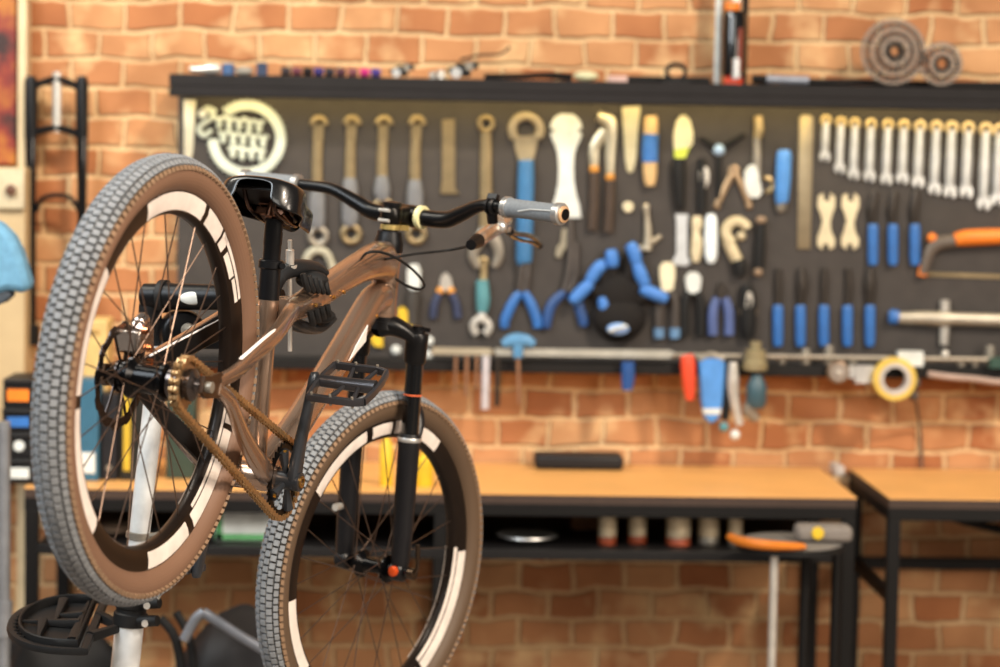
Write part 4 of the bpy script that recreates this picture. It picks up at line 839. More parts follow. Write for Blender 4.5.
# --- saddle
def zsad(x): return .412+(x-.19)*.13
sad = MB(); rows = []
xsn = [.172, .180, .197, .22, .25, .285, .32, .355, .385, .402, .410]
hwn = [.030, .056, .070, .073, .066, .046, .030, .024, .021, .017, .008]
vs_ = []; K = 17
for i, (x, hw) in enumerate(zip(xsn, hwn)):
    zc = zsad(x)+.004*math.sin(PI*(x-.18)/.25); dep = (.056 if x < .28 else .056-.014*(x-.28)/.13)
    if i == 0 or i == len(xsn)-1: dep *= .6; zc -= .008
    for j in range(K):
        t_ = -1+2*j/(K-1); a = t_*PI/2
        y_ = hw*math.copysign(abs(math.sin(a))**.75, a); z_ = zc-dep*(1-math.cos(a)**.9 if abs(t_) < 1 else 1)*(.35 if abs(t_) < .7 else .35+.65*((abs(t_)-.7)/.3))
        vs_.append((x, y_, z_))
fs = [[i*K+j, i*K+j+1, (i+1)*K+j+1, (i+1)*K+j] for i in range(len(xsn)-1) for j in range(K-1)]
sad.add(vs_, fs)
saddle = sad.build('saddle', mat('saddle black', '0d0c0d', .27, 0, coat=.3), bike, ang=60)
so = saddle.modifiers.new('solid', 'SOLIDIFY'); so.thickness = .004; so.offset = -1 ; sbm = saddle.modifiers.new('sub', 'SUBSURF'); sbm.levels = 2; sbm.render_levels = 2
b = MB(); b.box((.235, 0, zsad(.235)-.022), (.07, .10, .006)); b.tube([V((.26, 0, zsad(.26)-.020)), V((.32, 0, zsad(.32)-.018)), V((.385, 0, zsad(.385)-.017)), V((.400, 0, zsad(.4)-.017))], [(.010, .016), (.013, .016), (.014, .017), (.007, .010)], 16, ref=(0, 0, 1)); b.build('base_shell', mat('saddle shell', '1a1210', .3), saddle, bevel=.002)
for sg in (-1, 1):
    b = MB(); b.tube(cr([V((.205, sg*.03, zsad(.205)-.020)), V((.225, sg*.022, zsad(.225)-.046)), V((.28, sg*.022, zsad(.28)-.050)), V((.33, sg*.018, zsad(.33)-.044)), V((.372, sg*.008, zsad(.372)-.024))], 5), .0036, 10); b.build('saddle_rail', mat('dark rail steel', '4a3a34', .25, 1.0), saddle)
b = MB(); q = P0+spd*.082; b.box(q+V((0, 0, -.004)), (.046, .052, .014)); b.box(q+V((.0, 0, .010)), (.044, .050, .008)); b.lathe([(.006, 0), (.006, .034)], q+V((-.022, 0, -.016)), (0, 0, 1), 12); b.build('saddle_clamp', mat('coppery clamp', '7a5644', .28, .9), bike, bevel=.003)
# --- fork
LEG = .066
fk = FMB()
def cy(mb, a, b, r0, r1=None, n=22): mb.tube([a, b], [r0, r1 if r1 else r0], n)
fk.tube([S(.455), S(.470)], [.030, .029], 24)
for sg in (-1, 1):
    fk.tube(cr([S(.462), S(.462, sg*.022, .008), S(.448, sg*.048, .026), S(.428, sg*LEG, .034)], 4), interp([(.024, .026), (.019, .022), (.014, .020), (.013, .019)], 4), 16, ref=AX)
    fk.lathe([(.018, -.030), (.0205, -.026), (.0215, .010), (.0225, .022), (.0205, .027), (.015, .028)], S(.425, sg*LEG, .036), AX, 26)
fork = fk.build('fork_crown', mat('fork black', '1a1a1c', .32, .3), bike)
LT = .036
for sg in (-1, 1):
    b = FMB(); b.tube([S(.25, sg*LEG, .040), S(.41, sg*LEG, .036)], .0165, 22); b.build('stanchion', blackg, bike)
    b = FMB(); b.tube([S(.262, sg*LEG, .040), S(.256, sg*LEG, .040), S(.24, sg*LEG, .040), S(.08, sg*LEG, .044), S(.02, sg*LEG, .045), S(-.01, sg*LEG, .045)], [.0205, .0225, .0205, .0198, .018, .013], 22)
    b.lathe([(.015, -.014), (.019, -.010), (.019, .010), (.015, .014)], S(0, sg*LEG*.98, .045), (0, 1, 0), 20); lw = b.build('lower_leg', mat('fork lower black', '1c1c20', .38), bike)
    if sg < 0:
        b = FMB(); b.lathe([(.0225, 0), (.0232, .002), (.0232, .006), (.0225, .008)], S(.248, -LEG, .040), AX, 24); b.build('seal_ring', alu, lw)
        b = FMB(); b.lathe([(.009, -.008), (.010, -.003), (.010, .004), (.007, .006)], S(.002, -LEG, .026), -PE, 16); tag(b.build('rebound_knob', mat('orange anodised', 'd8501c', .3, .4), lw), 'orange knob')
        b = FMB(); b.tube([S(.335, -LEG, .038), S(.3375, -LEG, .038)], .0174, 22); tag(b.build('travel_ring', mat('orange rubber', 'cf6036', .5), fork), 'orange rubber ring')
        b = FMB(); b.lathe([(.015, 0), (.015, .006), (.010, .008), (.010, .013), (.004, .014)], S(.453, -LEG, .036), AX, 20); b.tube([S(.462, -LEG, .036), S(.460, -LEG-.022, .046)], .004, 8); b.build('lockout_dial', black, fork)
    else:
        b = FMB(); b.lathe([(.012, 0), (.010, .012), (.004, .014)], S(.453, LEG, .036), AX, 16); b.build('air_cap', black, fork)
        b = FMB(); q = S(.105, LEG+.0, .020); b.tube([q, q-PE*.022+V((0, -.004, 0))], .007, 10); b.build('brake_mount', steel, lw)
b = FMB(); b.tube(cr([S(.235, -LEG, .055), S(.285, -LEG+.006, .075), S(.315, -.03, .083), S(.318, 0, .085), S(.315, .03, .083), S(.285, LEG-.006, .075), S(.235, LEG, .055)], 5), (.008, .011), 12, ref=AX); b.build('fork_arch', MATS['fork lower black'], bike)
# --- steerer, spacers, stem
b = FMB(); b.tube([S(.635), S(.690)], .0155, 20); b.build('steerer_tube', black, bike)
b = FMB(); b.lathe([(.0175, 0), (.0185, .001), (.0185, .009), (.0175, .010)], S(.640), AX, 24); b.box(S(.645, 0, .026), (.028, .03, .010), rotm((0, 1, 0), -(PI/2-HA))); b.build('headset_spacer', mat('olive spacer', 'a8935a', .35, .5), bike)
stm = FMB(); stm.lathe([(.0185, 0), (.0205, .003), (.0205, .026), (.0185, .029)], S(.652), AX, 24)
stm.tube([S(.667), S(.667, 0, .048)], (.013, .019), 16, ref=AX, sq=.7); stm.lathe([(.019, -.024), (.0215, -.022), (.0215, .022), (.019, .024)], S(.667, 0, .056), (0, 1, 0), 24)
stem = stm.build('stem', mat('stem black', '16130f', .3, .4), bike)
b = FMB(); b.lathe([(.0165, 0), (.0175, .002), (.0175, .008), (.006, .010)], S(.683), AX, 22); b.build('top_cap', black, stem)
b = FMB()
for s_ in (.657, .676): b.tube([S(s_, -.012, -.022), S(s_, .012, -.022)], .0032, 8)
b.build('pinch_bolts', steel, stem)
b = FMB(); b.lathe([(.020, 0), (.0222, .001), (.0222, .010), (.020, .011)], S(.667, -.035, .056), (0, 1, 0), 24); b.build('clamp_band', mat('pale lime band', 'd3cf9e', .4), stem)
# --- handlebar
BO = .056
hb = [(-.372, .036, .012), (-.30, .037, .021), (-.22, .037, .031), (-.17, .034, .040), (-.12, .014, .051), (-.08, .000, .056), (0, 0, .056), (.08, .000, .056), (.12, .014, .051), (.17, .034, .040), (.22, .037, .031), (.30, .037, .021), (.372, .036, .012)]
def hbp(y, ds=0, do=0):
    for i in range(len(hb)-1):
        if hb[i][0] <= y <= hb[i+1][0]:
            t_ = (y-hb[i][0])/(hb[i+1][0]-hb[i][0]); t_ = t_*t_*(3-2*t_) if False else t_
            return S(.667+hb[i][1]+(hb[i+1][1]-hb[i][1])*t_+ds, y, hb[i][2]+(hb[i+1][2]-hb[i][2])*t_+do)
b = FMB(); b.tube(cr([S(.667+z_, y_, o_) for y_, z_, o_ in hb], 5), interp([.0105, .0105, .0105, .0115, .0145, .0158, .0158, .0158, .0145, .0115, .0105, .0105, .0105], 5), 18); b.build('handlebar', mat('bar black', '141416', .3, .35), bike)
grip_m = mat('grey grip rubber', '6d7276', .75)
for sg in (-1, 1):
    ya, yb = (-.240, -.362) if sg < 0 else (.252, .369)
    a, c = hbp(ya), hbp(yb); n = 26; P = [a+(c-a)*(i/n) for i in range(n+1)]
    R = [.0165+(.0006 if i % 2 else 0)+(.0015 if i in (0, 1) else 0) for i in range(n+1)]
    b = FMB(); b.tube(P, R, 22); g = b.build('grip', grip_m, bike)
    d = (c-a).normalized()
    b = FMB(); b.tube([a-d*.010, a-d*.008, a+d*.002, a+d*.004], [.0165, .0195, .0195, .0175], 22); b.build('lock_ring', mat('lock ring grey', '9a9a98', .35, .7), g)
    b = FMB(); b.tube([c-d*.012, c-d*.010, c+d*.002, c+d*.004], [.0175, .0200, .0200, .0165], 22); b.build('lock_ring', MATS['lock ring grey'], g)
    b = FMB(); b.tube([c+d*.003, c+d*.007, c+d*.009], [.0150, .0150, .011], 20); b.build('end_plug', mat('copper plug', 'c09a74', .4, .3), g)
    b = FMB(); q = a+d*.035; b.tube([q+AX*(-.004)-PE*.0172, q+AX*.002-PE*.0174+d*.03, q+AX*.004-PE*.0172+d*.075], (.0014, .0022), 8); b.build('grip_stripe', mat('light grey print', 'b9bcbc', .5), g)
p_ = hbp(-.200); e_ = (hbp(-.215)-hbp(-.185)).normalized()
lv = FMB(); lv.tube([p_-e_*.010, p_-e_*.008, p_-e_*.003, p_-e_*.002], [.0135, .0160, .0160, .0135], 20); lv.tube([p_+e_*.002, p_+e_*.003, p_+e_*.008, p_+e_*.010], [.0135, .0160, .0160, .0135], 20)
lv.box(p_+AX*.017, (.010, .020, .010)); lv.tube([p_-AX*.012, p_-AX*.030+PE*.006], .010, 12)
lever = lv.build('brake_clamp', black, bike)
def hq(u, v): return bp(u, v, -.185)
b = MB(); b.tube([hq(506, 221), hq(501, 225), hq(487, 234), hq(477, 241), hq(472, 245)], [.012, .0140, .0140, .0125, .009], 18); b.build('brake_reservoir', mat('lever silver', 'cfc6bc', .24, .9), lever)
b = MB(); b.tube([hq(478, 240.5), hq(471, 245)], [.0135, .010], 14); b.build('hose_collar', black, lever)
b = MB(); b.ball(hq(495, 226)+V((0, -.012, 0)), .011, 14); b.tube([hq(493, 216), hq(504, 222), hq(508, 230)], [.006, .008, .006], 12); b.build('lever_pivot', alu, lever)
b = MB(); b.ball(hq(510, 232), .009, 12, (1.3, 1, .9)); P = cr([hq(508, 231), hq(518, 234), hq(530, 236), hq(537, 241), hq(540, 246)], 5)
b.tube(P, interp([(.006, .005), (.005, .005), (.0055, .005), (.005, .005), (.0065, .005)], 5), 12); b.ball(P[-1], .007, 12)
P = cr([hq(510, 235), hq(520, 240), hq(530, 242), hq(538, 246)], 5); b.tube(P, .0035, 10); b.build('lever_blade', blackg, lever)
# cables
P = cr([bp(473, 245, -.185), bp(450, 250, -.12), bp(415, 254, -.075), bp(392, 258, -.045), bp(372, 262, .03), bp(355, 272, .03)], 6)
b = MB(); b.tube(P, .0026, 8); b.build('brake_hose', blackm, bike)
P = cr([bp(362, 258, -.010), bp(367, 253, -.032), bp(380, 252, -.045), bp(398, 259, -.06), bp(414, 271, -.07), bp(424, 284, -.065), bp(420, 289, -.06), bp(408, 286, -.05), bp(396, 279, -.035)], 6)
b = MB(); b.tube(P, .0026, 8); b.build('brake_hose', blackm, bike)
P = cr([bp(385, 262, -.030), bp(386, 280, -.031), bp(384, 292, -.031), bp(372, 308, -.028), bp(340, 352, -.004), bp(304, 415, -.001)], 6)
# --- wheels
tread_m = mat('dusty tyre tread', '7b7e81', .8, var=.15, scale=60, bump=.1); gap_m = mat('tyre rubber base', '33302c', .85)
side_m = mat('tan tyre sidewall', '705340', .6, var=.06, scale=8)
side_k = mat('tan shoulder knob', '80664e', .75)
side_f = mat('brown tyre sidewall', '52402f', .62, var=.06, scale=8)
rim_m = mat('bronze black rim', '2c221c', .3, .4); dec_m = mat('rim decal white', 'd9cfc7', .35)
hub_m = mat('hub black', '111114', .22, .5); spoke_m = mat('spoke steel dark', '6b5a50', .3, .9)
def wheel(parent, X, front):
    def W():
        b = MB(); b.X = X; return b
    def ringpt(t, r, y): return (r*math.cos(t), y, r*math.sin(t))
    b = W(); prof = [(.2835, .0155), (.284, .012), (.283, -.012), (.2835, -.0155), (.268, -.0155), (.2515, -.0110), (.2470, -.0045), (.2470, .0045), (.2515, .0110), (.268, .0155)]
    n = 128; k = len(prof); vs_ = [ringpt(2*PI*i/n, r, y) for r, y in prof for i in range(n)]
    fs = [[a*n+i, a*n+(i+1) % n, ((a+1) % k)*n+(i+1) % n, ((a+1) % k)*n+i] for a in range(k) for i in range(n)]
    b.add(vs_, fs); rim = b.build('wheel', rim_m, parent)
    # tyre
    b = W(); n = 144; sec = []
    for j in range(28):
        p_ = -2.55+5.1*j/27; sec.append((p_, .305+.0265*math.cos(p_), .0282*math.sin(p_)))
    vs_ = [ringpt(2*PI*i/n, r, y) for p_, r, y in sec for i in range(n)]
    for a in range(27):
        b.mi = 1 if abs((sec[a][0]+sec[a+1][0])/2) > 1.12 else 0
        o_ = len(b.V)
        b.add([vs_[a*n+i] for i in range(n)]+[vs_[(a+1)*n+i] for i in range(n)], [[i, (i+1) % n, n+(i+1) % n, n+i] for i in range(n)])
    b.mi = 2; NK = 150
    cols_ = [(-1.13, .13, 0, .72), (-.80, .16, .5, .80), (-.40, .19, 0, .82), (0, .19, .5, .82), (.40, .19, 0, .82), (.80, .16, .5, .80), (1.13, .13, 0, .72)]
    for (p_, hw, st_, ln) in cols_:
        b.mi = 3 if abs(p_) > 1 else 2
        for i in range(NK):
            t0 = 2*PI*(i+st_)/NK; dt_ = PI/NK*ln; vv = []
            for (rr, sh_) in ((.0262, 1.0), (.0312, .82)):
                for (tt_, pp) in ((-1, -1), (1, -1), (1, 1), (-1, 1)):
                    q = p_+pp*hw*sh_; tq = t0+tt_*dt_*sh_
                    vv.append(ringpt(tq, .305+rr*math.cos(q), (rr+.0015)*math.sin(q)))
            b.add(vv, [[0, 1, 5, 4], [1, 2, 6, 5], [2, 3, 7, 6], [3, 0, 4, 7], [4, 5, 6, 7]])
    b.build('tyre', [gap_m, side_f if front else side_m, tread_m, side_k], rim, ang=30)
    # decals on both rim faces
    def arc(a0, a1, r0, r1, sgn, nm='rim_decal'):
        b = W(); m_ = max(3, int(abs(a1-a0)/2.5)); vs_ = []
        def yy(r): return (.0155 if r > .268 else .0155-(.268-r)/.0165*.0045)+.0006
        rr = [r0, (r0+r1)/2 if (r0 > .268 or r1 < .268) else .268, r1]
        for i in range(m_+1):
            t_ = math.radians(a0+(a1-a0)*i/m_)
            for r in rr: vs_.append(ringpt(t_, r, sgn*yy(r)))
        fs = [[i*3+j, i*3+j+1, (i+1)*3+j+1, (i+1)*3+j] for i in range(m_) for j in range(2)]
        b.add(vs_, fs); b.build(nm, dec_m, rim)
    if not front:
        L = [(92, 134, .254, .281), (76, 89, .254, .281), (47, 73, .273, .281), (70, 74.5, .256, .281), (57, 67.5, .258, .2695), (47, 56, .262, .2695), (164, 203, .256, .281), (207, 249, .256, .281), (-68, -39, .256, .281), (-35, 2, .256, .281), (4, 13, .256, .281), (-32, 18, .2475, .2535)]
    else:
        L = [(131, 167, .256, .279), (79, 112, .256, .281), (114, 127, .256, .279), (-30, 24, .2585, .281), (-60, -33, .2585, .281), (-30, 26, .2475, .2555), (-150, -118, .256, .281), (-115, -100, .256, .281)]
    for sgn in (-1, 1):
        for (a0, a1, r0, r1) in L: arc(a0, a1, r0, r1, sgn)
    # spokes
    fl = (.030, -.030) if front else (.036, -.020)
    for i in range(28):
        side = i % 2; t0 = 2*PI*i/28; off = (1 if (i//2) % 2 else -1)*math.radians(62)
        a = ringpt(t0+off, .024, fl[side]); c = ringpt(t0, .2475, .002 if side == 0 else -.002)
        b = W(); b.tube([a, c], .00105, 6); b.build('spoke', spoke_m, rim)
    if front:
        b = W(); b.lathe([(.011, -.058), (.013, -.050), (.014, -.036), (.027, -.033), (.027, -.028), (.015, -.020), (.0135, 0), (.015, .020), (.027, .028), (.027, .033), (.022, .040), (.014, .048), (.011, .058)], (0, 0, 0), (0, 1, 0), 28); b.build('hub', hub_m, rim)
    else:
        b = W(); b.lathe([(.010, .078), (.016, .068), (.022, .058), (.023, .046), (.031, .039), (.031, .033), (.022, .026), (.021, -.008), (.029, -.016), (.029, -.022), (.024, -.026)], (0, 0, 0), (0, 1, 0), 30); b.build('hub', hub_m, rim)
        b = W(); b.lathe([(.019, -.026), (.024, -.028), (.024, -.036), (.020, -.039), (.020, -.055), (.024, -.057), (.024, -.064), (.019, -.067), (.012, -.070), (.009, -.080)], (0, 0, 0), (0, 1, 0), 28); b.build('freehub', mat('freehub dark alloy', '5b5350', .22, .9), rim)
        # cog
        b = W(); nt_ = 18; vs_ = []; fs = []; m_ = nt_*2
        for i in range(m_):
            r = .040 if i % 2 else .0345; t_ = 2*PI*i/m_
            for rr, y in ((r, -.0485), (r, -.0515), (.021, -.0515), (.021, -.0485)): vs_.append(ringpt(t_, rr, y))
        for i in range(m_):
            for q in range(4): fs.append([i*4+q, i*4+(q+1) % 4, ((i+1) % m_)*4+(q+1) % 4, ((i+1) % m_)*4+q])
        b.add(vs_, fs); b.build('cog', mat('cog steel', 'a58d70', .3, .9), rim)
        # brake rotor
        b = W(); m_ = 96; vs_ = []; fs = []
        for i in range(m_):
            t_ = 2*PI*i/m_; r = .080+(.0022 if (i//4) % 2 else -.0018)
            for rr, y in ((r, .0565), (r, .0545), (.066+(.001 if (i//4) % 2 else -.001), .0545), (.066+(.001 if (i//4) % 2 else -.001), .0565)): vs_.append(ringpt(t_, rr, y))
        for i in range(m_):
            for q in range(4): fs.append([i*4+q, i*4+(q+1) % 4, ((i+1) % m_)*4+(q+1) % 4, ((i+1) % m_)*4+q])
        b.add(vs_, fs)
        for i in range(6):
            t_ = PI/3*i; b.tube(cr([V(ringpt(t_, .022, .0555)), V(ringpt(t_+.25, .045, .0555)), V(ringpt(t_+.3, .067, .0555))], 4), (.001, .004), 6, ref=(0, 1, 0))
        b.lathe([(.014, .0535), (.025, .0535), (.025, .0575), (.014, .0575)], (0, 0, 0), (0, 1, 0), 24, True)
        b.build('brake_rotor', mat('rotor dark steel', '3a3432', .25, .9), rim)
    return rim
wheel(bike, lambda v: v, False)
wheel(bike, lambda v: fx_(v+C0), True)
# front axle lever + rear axle bolts
b = FMB(); b.tube([C0+V((0, -.086, 0)), C0+V((0, .080, 0))], [.0085, .0085], 14); b.build('front_axle', blackg, bike)
b = FMB(); b.lathe([(.011, 0), (.011, .012)], C0+V((0, -.092, 0)), (0, 1, 0), 14); b.tube(cr([C0+V((0, -.090, 0)), C0+V((-.004, -.096, .012)), C0+V((-.016, -.096, .036)), C0+V((-.024, -.094, .052))], 4), [.0035]*7+[.0045]*6, 10); b.build('axle_lever', mat('lever brass', '4a3c30', .3, .9), bike)
b = MB(); b.tube([V((0, -.094, 0)), V((0, .092, 0))], .0085, 14); b.build('rear_axle', steeld, bike)
# caliper
q = bp(131, 335, .062)
b = MB(); b.box(q+V((.004, -.006, -.004)), (.052, .040, .036), rotm((0, 1, 0), -.5)); b.tube([q+V((-.012, -.012, .012)), q+V((.004, -.012, .030))], .012, 14); cal = b.build('brake_caliper', mat('caliper silver', 'd4c6bc', .2, 1.0), bike, bevel=.004)
b = MB(); b.tube([q+V((.01, -.004, -.024)), q+V((.03, .004, -.040))], .012, 12); b.ball(q+V((.03, .0, -.012)), .012, 12); b.build('caliper_bracket', black, cal)
b = MB()
for dx, dz in ((-.012, .006), (.016, -.012), (.028, -.030)): b.lathe([(0, 0), (.006, 0), (.006, .008), (0, .009)], q+V((dx, -.024, dz)), (0, -1, 0), 10)
b.build('caliper_bolts', mat('copper bolts', 'c48058', .25, 1.0), cal)
# --- cranks, ring, chain, pedals
BB = V((.454, 0, -.013)); cdn = V((-.063, 0, .159)).normalized()
for sg in (-1, 1):
    cd_ = cdn*(1 if sg < 0 else -1); c = BB+V((0, sg*.070, 0)); e = c+cd_*.170+V((0, sg*.018, 0))
    b = MB(); b.tube(cr([c-cd_*.012, c+cd_*.012, c+cd_*.06+V((0, sg*.004, 0)), c+cd_*.12+V((0, sg*.012, 0)), e, e+cd_*.013], 4), interp([(.012, .006), (.0185, .010), (.015, .0085), (.0125, .0075), (.0135, .0075), (.007, .0055)], 4), 16, ref=(1, 0, 0), sq=.75)
    b.lathe([(.016, -.03), (.016, .012)], c, (0, -sg*-1, 0), 20); ck = b.build('crank_arm', mat('crank satin', '3d4147', .3, .6), bike)
    b = MB(); b.lathe([(.006, 0), (.010, 0), (.010, .003), (.006, .003)], c+V((0, sg*.012, 0)), (0, sg, 0), 18, True); b.build('crank_bolt', mat('gold bolts', 'b58a4a', .3, .9), ck)
    # pedal
    pc = e+V((0, sg*.060, 0)); f_ = (V((.70, 0, .72)) if sg < 0 else V((1, 0, .3))).normalized(); u2 = V((-f_.z, 0, f_.x))
    b = MB(); b.tube([e, pc+V((0, sg*.045, 0))], [.0075, .0055], 12); 
    def pp(a, l, h=0): return pc+f_*a+V((0, l*-sg*-1, 0))+u2*h
    lo_, hi_ = -.046, .048
    for a in (-.058, .058):
        b.tube([pp(a, lo_), pp(a, lo_+.02), pp(a*1.0, hi_-.018), pp(a*.9, hi_)], (.007, .0045), 8, ref=u2, sq=.6)
    for l in (lo_, hi_): b.tube([pp(-.058 if l < 0 else -.052, l), pp(-.02, l+(.004 if l > 0 else -.004)), pp(.02, l+(.004 if l > 0 else -.004)), pp(.058 if l < 0 else .052, l)], (.007, .004), 8, ref=u2, sq=.6)
    b.tube([pp(0, lo_), pp(0, hi_)], (.010, .012), 12, ref=u2)
    b.tube([pp(-.058, -.012), pp(0, -.002)], (.005, .003), 8, ref=u2); b.tube([pp(0, -.002), pp(.058, -.012)], (.005, .003), 8, ref=u2)
    b.tube([pp(-.058, .030), pp(0, .02)], (.005, .003), 8, ref=u2); b.tube([pp(0, .02), pp(.058, .03)], (.005, .003), 8, ref=u2)
    pd = b.build('pedal', mat('pedal grey black', '47474b', .3, .7), bike)
    b = MB()
    for a in (-.058, .058):
        for l in (-.04, -.008, .03): b.lathe([(.0024, -.010), (.0024, .010)], pp(a, l), u2, 8)
    b.build('pedal_pins', steeld, pd)
RC = BB+V((0, -.050, 0)); RR = .0645
b = MB(); nt_ = 32; m_ = nt_*2; vs_ = []; fs = []
for i in range(m_):
    r = RR+.001 if i % 2 else RR-.0055; t_ = 2*PI*i/m_
    for rr, y in ((r, .0015), (r, -.0015), (.050, -.0015), (.050, .0015)): vs_.append(RC+V((rr*math.cos(t_), y, rr*math.sin(t_))))
for i in range(m_):
    for q in range(4): fs.append([i*4+q, i*4+(q+1) % 4, ((i+1) % m_)*4+(q+1) % 4, ((i+1) % m_)*4+q])
b.add(vs_, fs)
ring_o = b.build('chainring', mat('chainring black', '1d1a18', .3, .7), bike)
b = MB()
for i in range(4):
    t_ = PI/4+PI/2*i; b.tube([RC+V((.012*math.cos(t_), -.006, .012*math.sin(t_))), RC+V((.054*math.cos(t_), -.004, .054*math.sin(t_)))], (.004, .010), 10, ref=(0, 1, 0))
b.build('spider', MATS['crank satin'], ring_o)
for i in range(4):
    t_ = PI/4+PI/2*i; b = MB(); b.lathe([(0, 0), (.0052, 0), (.0052, .0045), (0, .0055)], RC+V((.051*math.cos(t_), -.006, .051*math.sin(t_))), (0, -1, 0), 12); b.build('chainring_bolt', mat('bright brass', 'd8a850', .25, .95), ring_o)
# chain loop
cc = V((0, -.050, 0)); rc_ = .0385; rr_ = .0635
d = (RC-cc); D = d.length; base_a = math.atan2(d.z, d.x); al = math.asin((rr_-rc_)/D)
pts_ = []
a_top = base_a+PI/2+al; a_bot = base_a-PI/2-al
for i in range(25): a = a_bot+(a_top-a_bot)*i/24; pts_.append(RC+V((rr_*math.cos(a), 0, rr_*math.sin(a))))
for i in range(25): a = a_top+((2*PI+a_bot)-a_top)*i/24; pts_.append(cc+V((rc_*math.cos(a), 0, rc_*math.sin(a))))
pts_.append(pts_[0])
# resample by pitch
seg = [0]
for i in range(1, len(pts_)): seg.append(seg[-1]+(pts_[i]-pts_[i-1]).length)
NL = int(round(seg[-1]/.0127)); NL += NL % 2; stp = seg[-1]/NL
def chp(s):
    s %= seg[-1]
    for i in range(1, len(seg)):
        if seg[i] >= s: return pts_[i-1]+(pts_[i]-pts_[i-1])*((s-seg[i-1])/max(1e-9, seg[i]-seg[i-1]))
b = MB()
for i in range(NL):
    a = chp(i*stp); c = chp((i+1)*stp); dd = (c-a).normalized(); nn = V((-dd.z, 0, dd.x)); wy = .0062 if i % 2 else .0030
    for sgn in (-1, 1):
        pl = []
        for k in range(6): t_ = PI/2+PI*k/5; pl.append(a+dd*.0054*math.cos(t_)+nn*.0054*math.sin(t_))
        pl.append((a+c)/2-nn*.0016)
        for k in range(6): t_ = -PI/2+PI*k/5; pl.append(c+dd*.0054*math.cos(t_)+nn*.0054*math.sin(t_))
        pl.append((a+c)/2+nn*.0016)
        b.prism([q+V((0, sgn*wy-.0006, 0)) for q in pl], (0, .0012, 0))
    b.tube([a+V((0, -.0060, 0)), a+V((0, .0060, 0))], .0026, 8)
    b.tube([a+V((0, -.0024, 0)), a+V((0, .0024, 0))], .0039, 8)
b.build('chain', mat('bronze chain', 'b8976c', .3, .85), bike)

# ================================================================ REPAIR STAND
Pj = BPOS+BM @ bp(312, 299, 0)
Pe = at(143, 296, Pj.y+.105)
adir = (Pe-Pj).normalized()
PYD = 4.17
p_top = at(160, 346, PYD); p_a = at(151.5, 422, PYD); p_b = at(127.5, 644, PYD)
pd_ = (p_b-p_top).normalized(); foot = p_top+pd_*((p_top.z-.03)/-pd_.z)
st = thing('repair_stand', 'bicycle repair stand with white post, black clamp and black tool tray, holding the bike', 'repair stand', (foot.x, foot.y, 0))
wpost = mat('white painted tube', 'dfe2e2', .3, .2)
coll = at(132, 610, PYD)
def onpost(z): return p_top+pd_*((p_top.z-z)/-pd_.z)
b = MB(); b.tube([p_top, onpost(coll.z-.03)], .0185, 24); b.build('upper_post', wpost, st)
b = MB(); b.tube([onpost(coll.z-.02), foot], .0255, 26); b.build('lower_post', wpost, st)
q = at(140, 535, PYD); b = MB(); b.lathe([(.0195, -.006), (.024, -.005), (.024, .005), (.0195, .006)], onpost(q.z), pd_, 24); b.tube([onpost(q.z)+V((.02, -.01, 0)), onpost(q.z)+V((.035, -.018, .004))], .005, 8); b.build('stop_ring', steeld, st)
cz = coll.z
b = MB(); b.lathe([(.027, -.028), (.0295, -.026), (.0295, -.006), (.027, -.003), (.027, .003), (.0305, .006), (.0305, .026), (.028, .028)], onpost(cz), pd_, 28)
for dz in (.016, -.016): b.tube([onpost(cz+dz)+V((.018, -.02, 0)), onpost(cz+dz)+V((.052, -.034, .004))], .010, 12)
clm = b.build('tray_collar', blackm, st)
for dz in (.016, -.016): b = MB(); b.tube([onpost(cz+dz)+V((.030, -.036, 0)), onpost(cz+dz)+V((.031, -.045, 0))], .006, 10); b.build('clamp_bolt', steel, clm)
b = MB(); b.tube([onpost(cz+.02)+V((-.034, -.01, .0)), onpost(cz+.02)+V((-.034, -.01, .024))], .007, 12); b.build('thumb_screw', steel, clm)
b = MB(); b.tube(cr([onpost(cz+.03)+V((.045, -.03, -.01)), onpost(cz+.035)+V((.052, -.03, .005)), onpost(cz+.05)+V((.056, -.03, .018))], 4), (.003, .008), 8); b.build('quick_release', steel, clm)
# tray: D-shaped with compartments, in its own tilted plane
tc_ = at(62, 632, PYD-.05); tc_.y = PYD-.05; tz = tc_.z
# outline in local (u to the left, v toward the camera)
rt_ = onpost(tz)+V((-.030, -.01, 0))
def tp(u, v, dz=0): return V((rt_.x-u, rt_.y-v, tz+dz+u*.02-v*.14+.004))
def rail_(P, r, nm): 
    b = MB(); b.tube(P, r, 8, closed=True, ref=(0, 0, 1), sq=.6); return b
def dshape(inset, n=22):
    W_ = .175-inset*2; D_ = .27-inset*2; P = []
    for i in range(n+1):
        a = -PI/2+PI*i/n; P.append((inset+.03+(W_-.03)*max(0, math.cos(a))**.7, .0+D_/2*math.sin(a)))
    return P
out = dshape(0); inn = dshape(.015)
b = MB(); b.tube([tp(u, v) for u, v in out], (.007, .008), 8, closed=True, ref=(0, 0, 1), sq=.6)
b.tube([tp(u, v, .006) for u, v in inn], (.010, .003), 8, closed=True, ref=(0, 0, 1), sq=.6)
b.prism([tp(u, v, -.004) for u, v in inn], (0, 0, .003))
for (u0, v0, u1, v1) in ((.055, .012, .158, .008), (.055, .105, .055, -.105), (.10, -.10, .10, .008), (.055, -.03, .10, -.03), (.12, .010, .115, .095)):
    b.tube([tp(u0, v0, .006), tp(u1, v1, .006)], (.010, .0025), 8, ref=(0, 0, 1), sq=.6)
for i in range(13): 
    u, v = out[3+i+1]; b.lathe([(.003, 0), (.0055, 0), (.0055, .010), (.003, .010)], tp((u+inn[4+i][0])/2, (v+inn[4+i][1])/2, -.003), (0, 0, 1), 10, True)
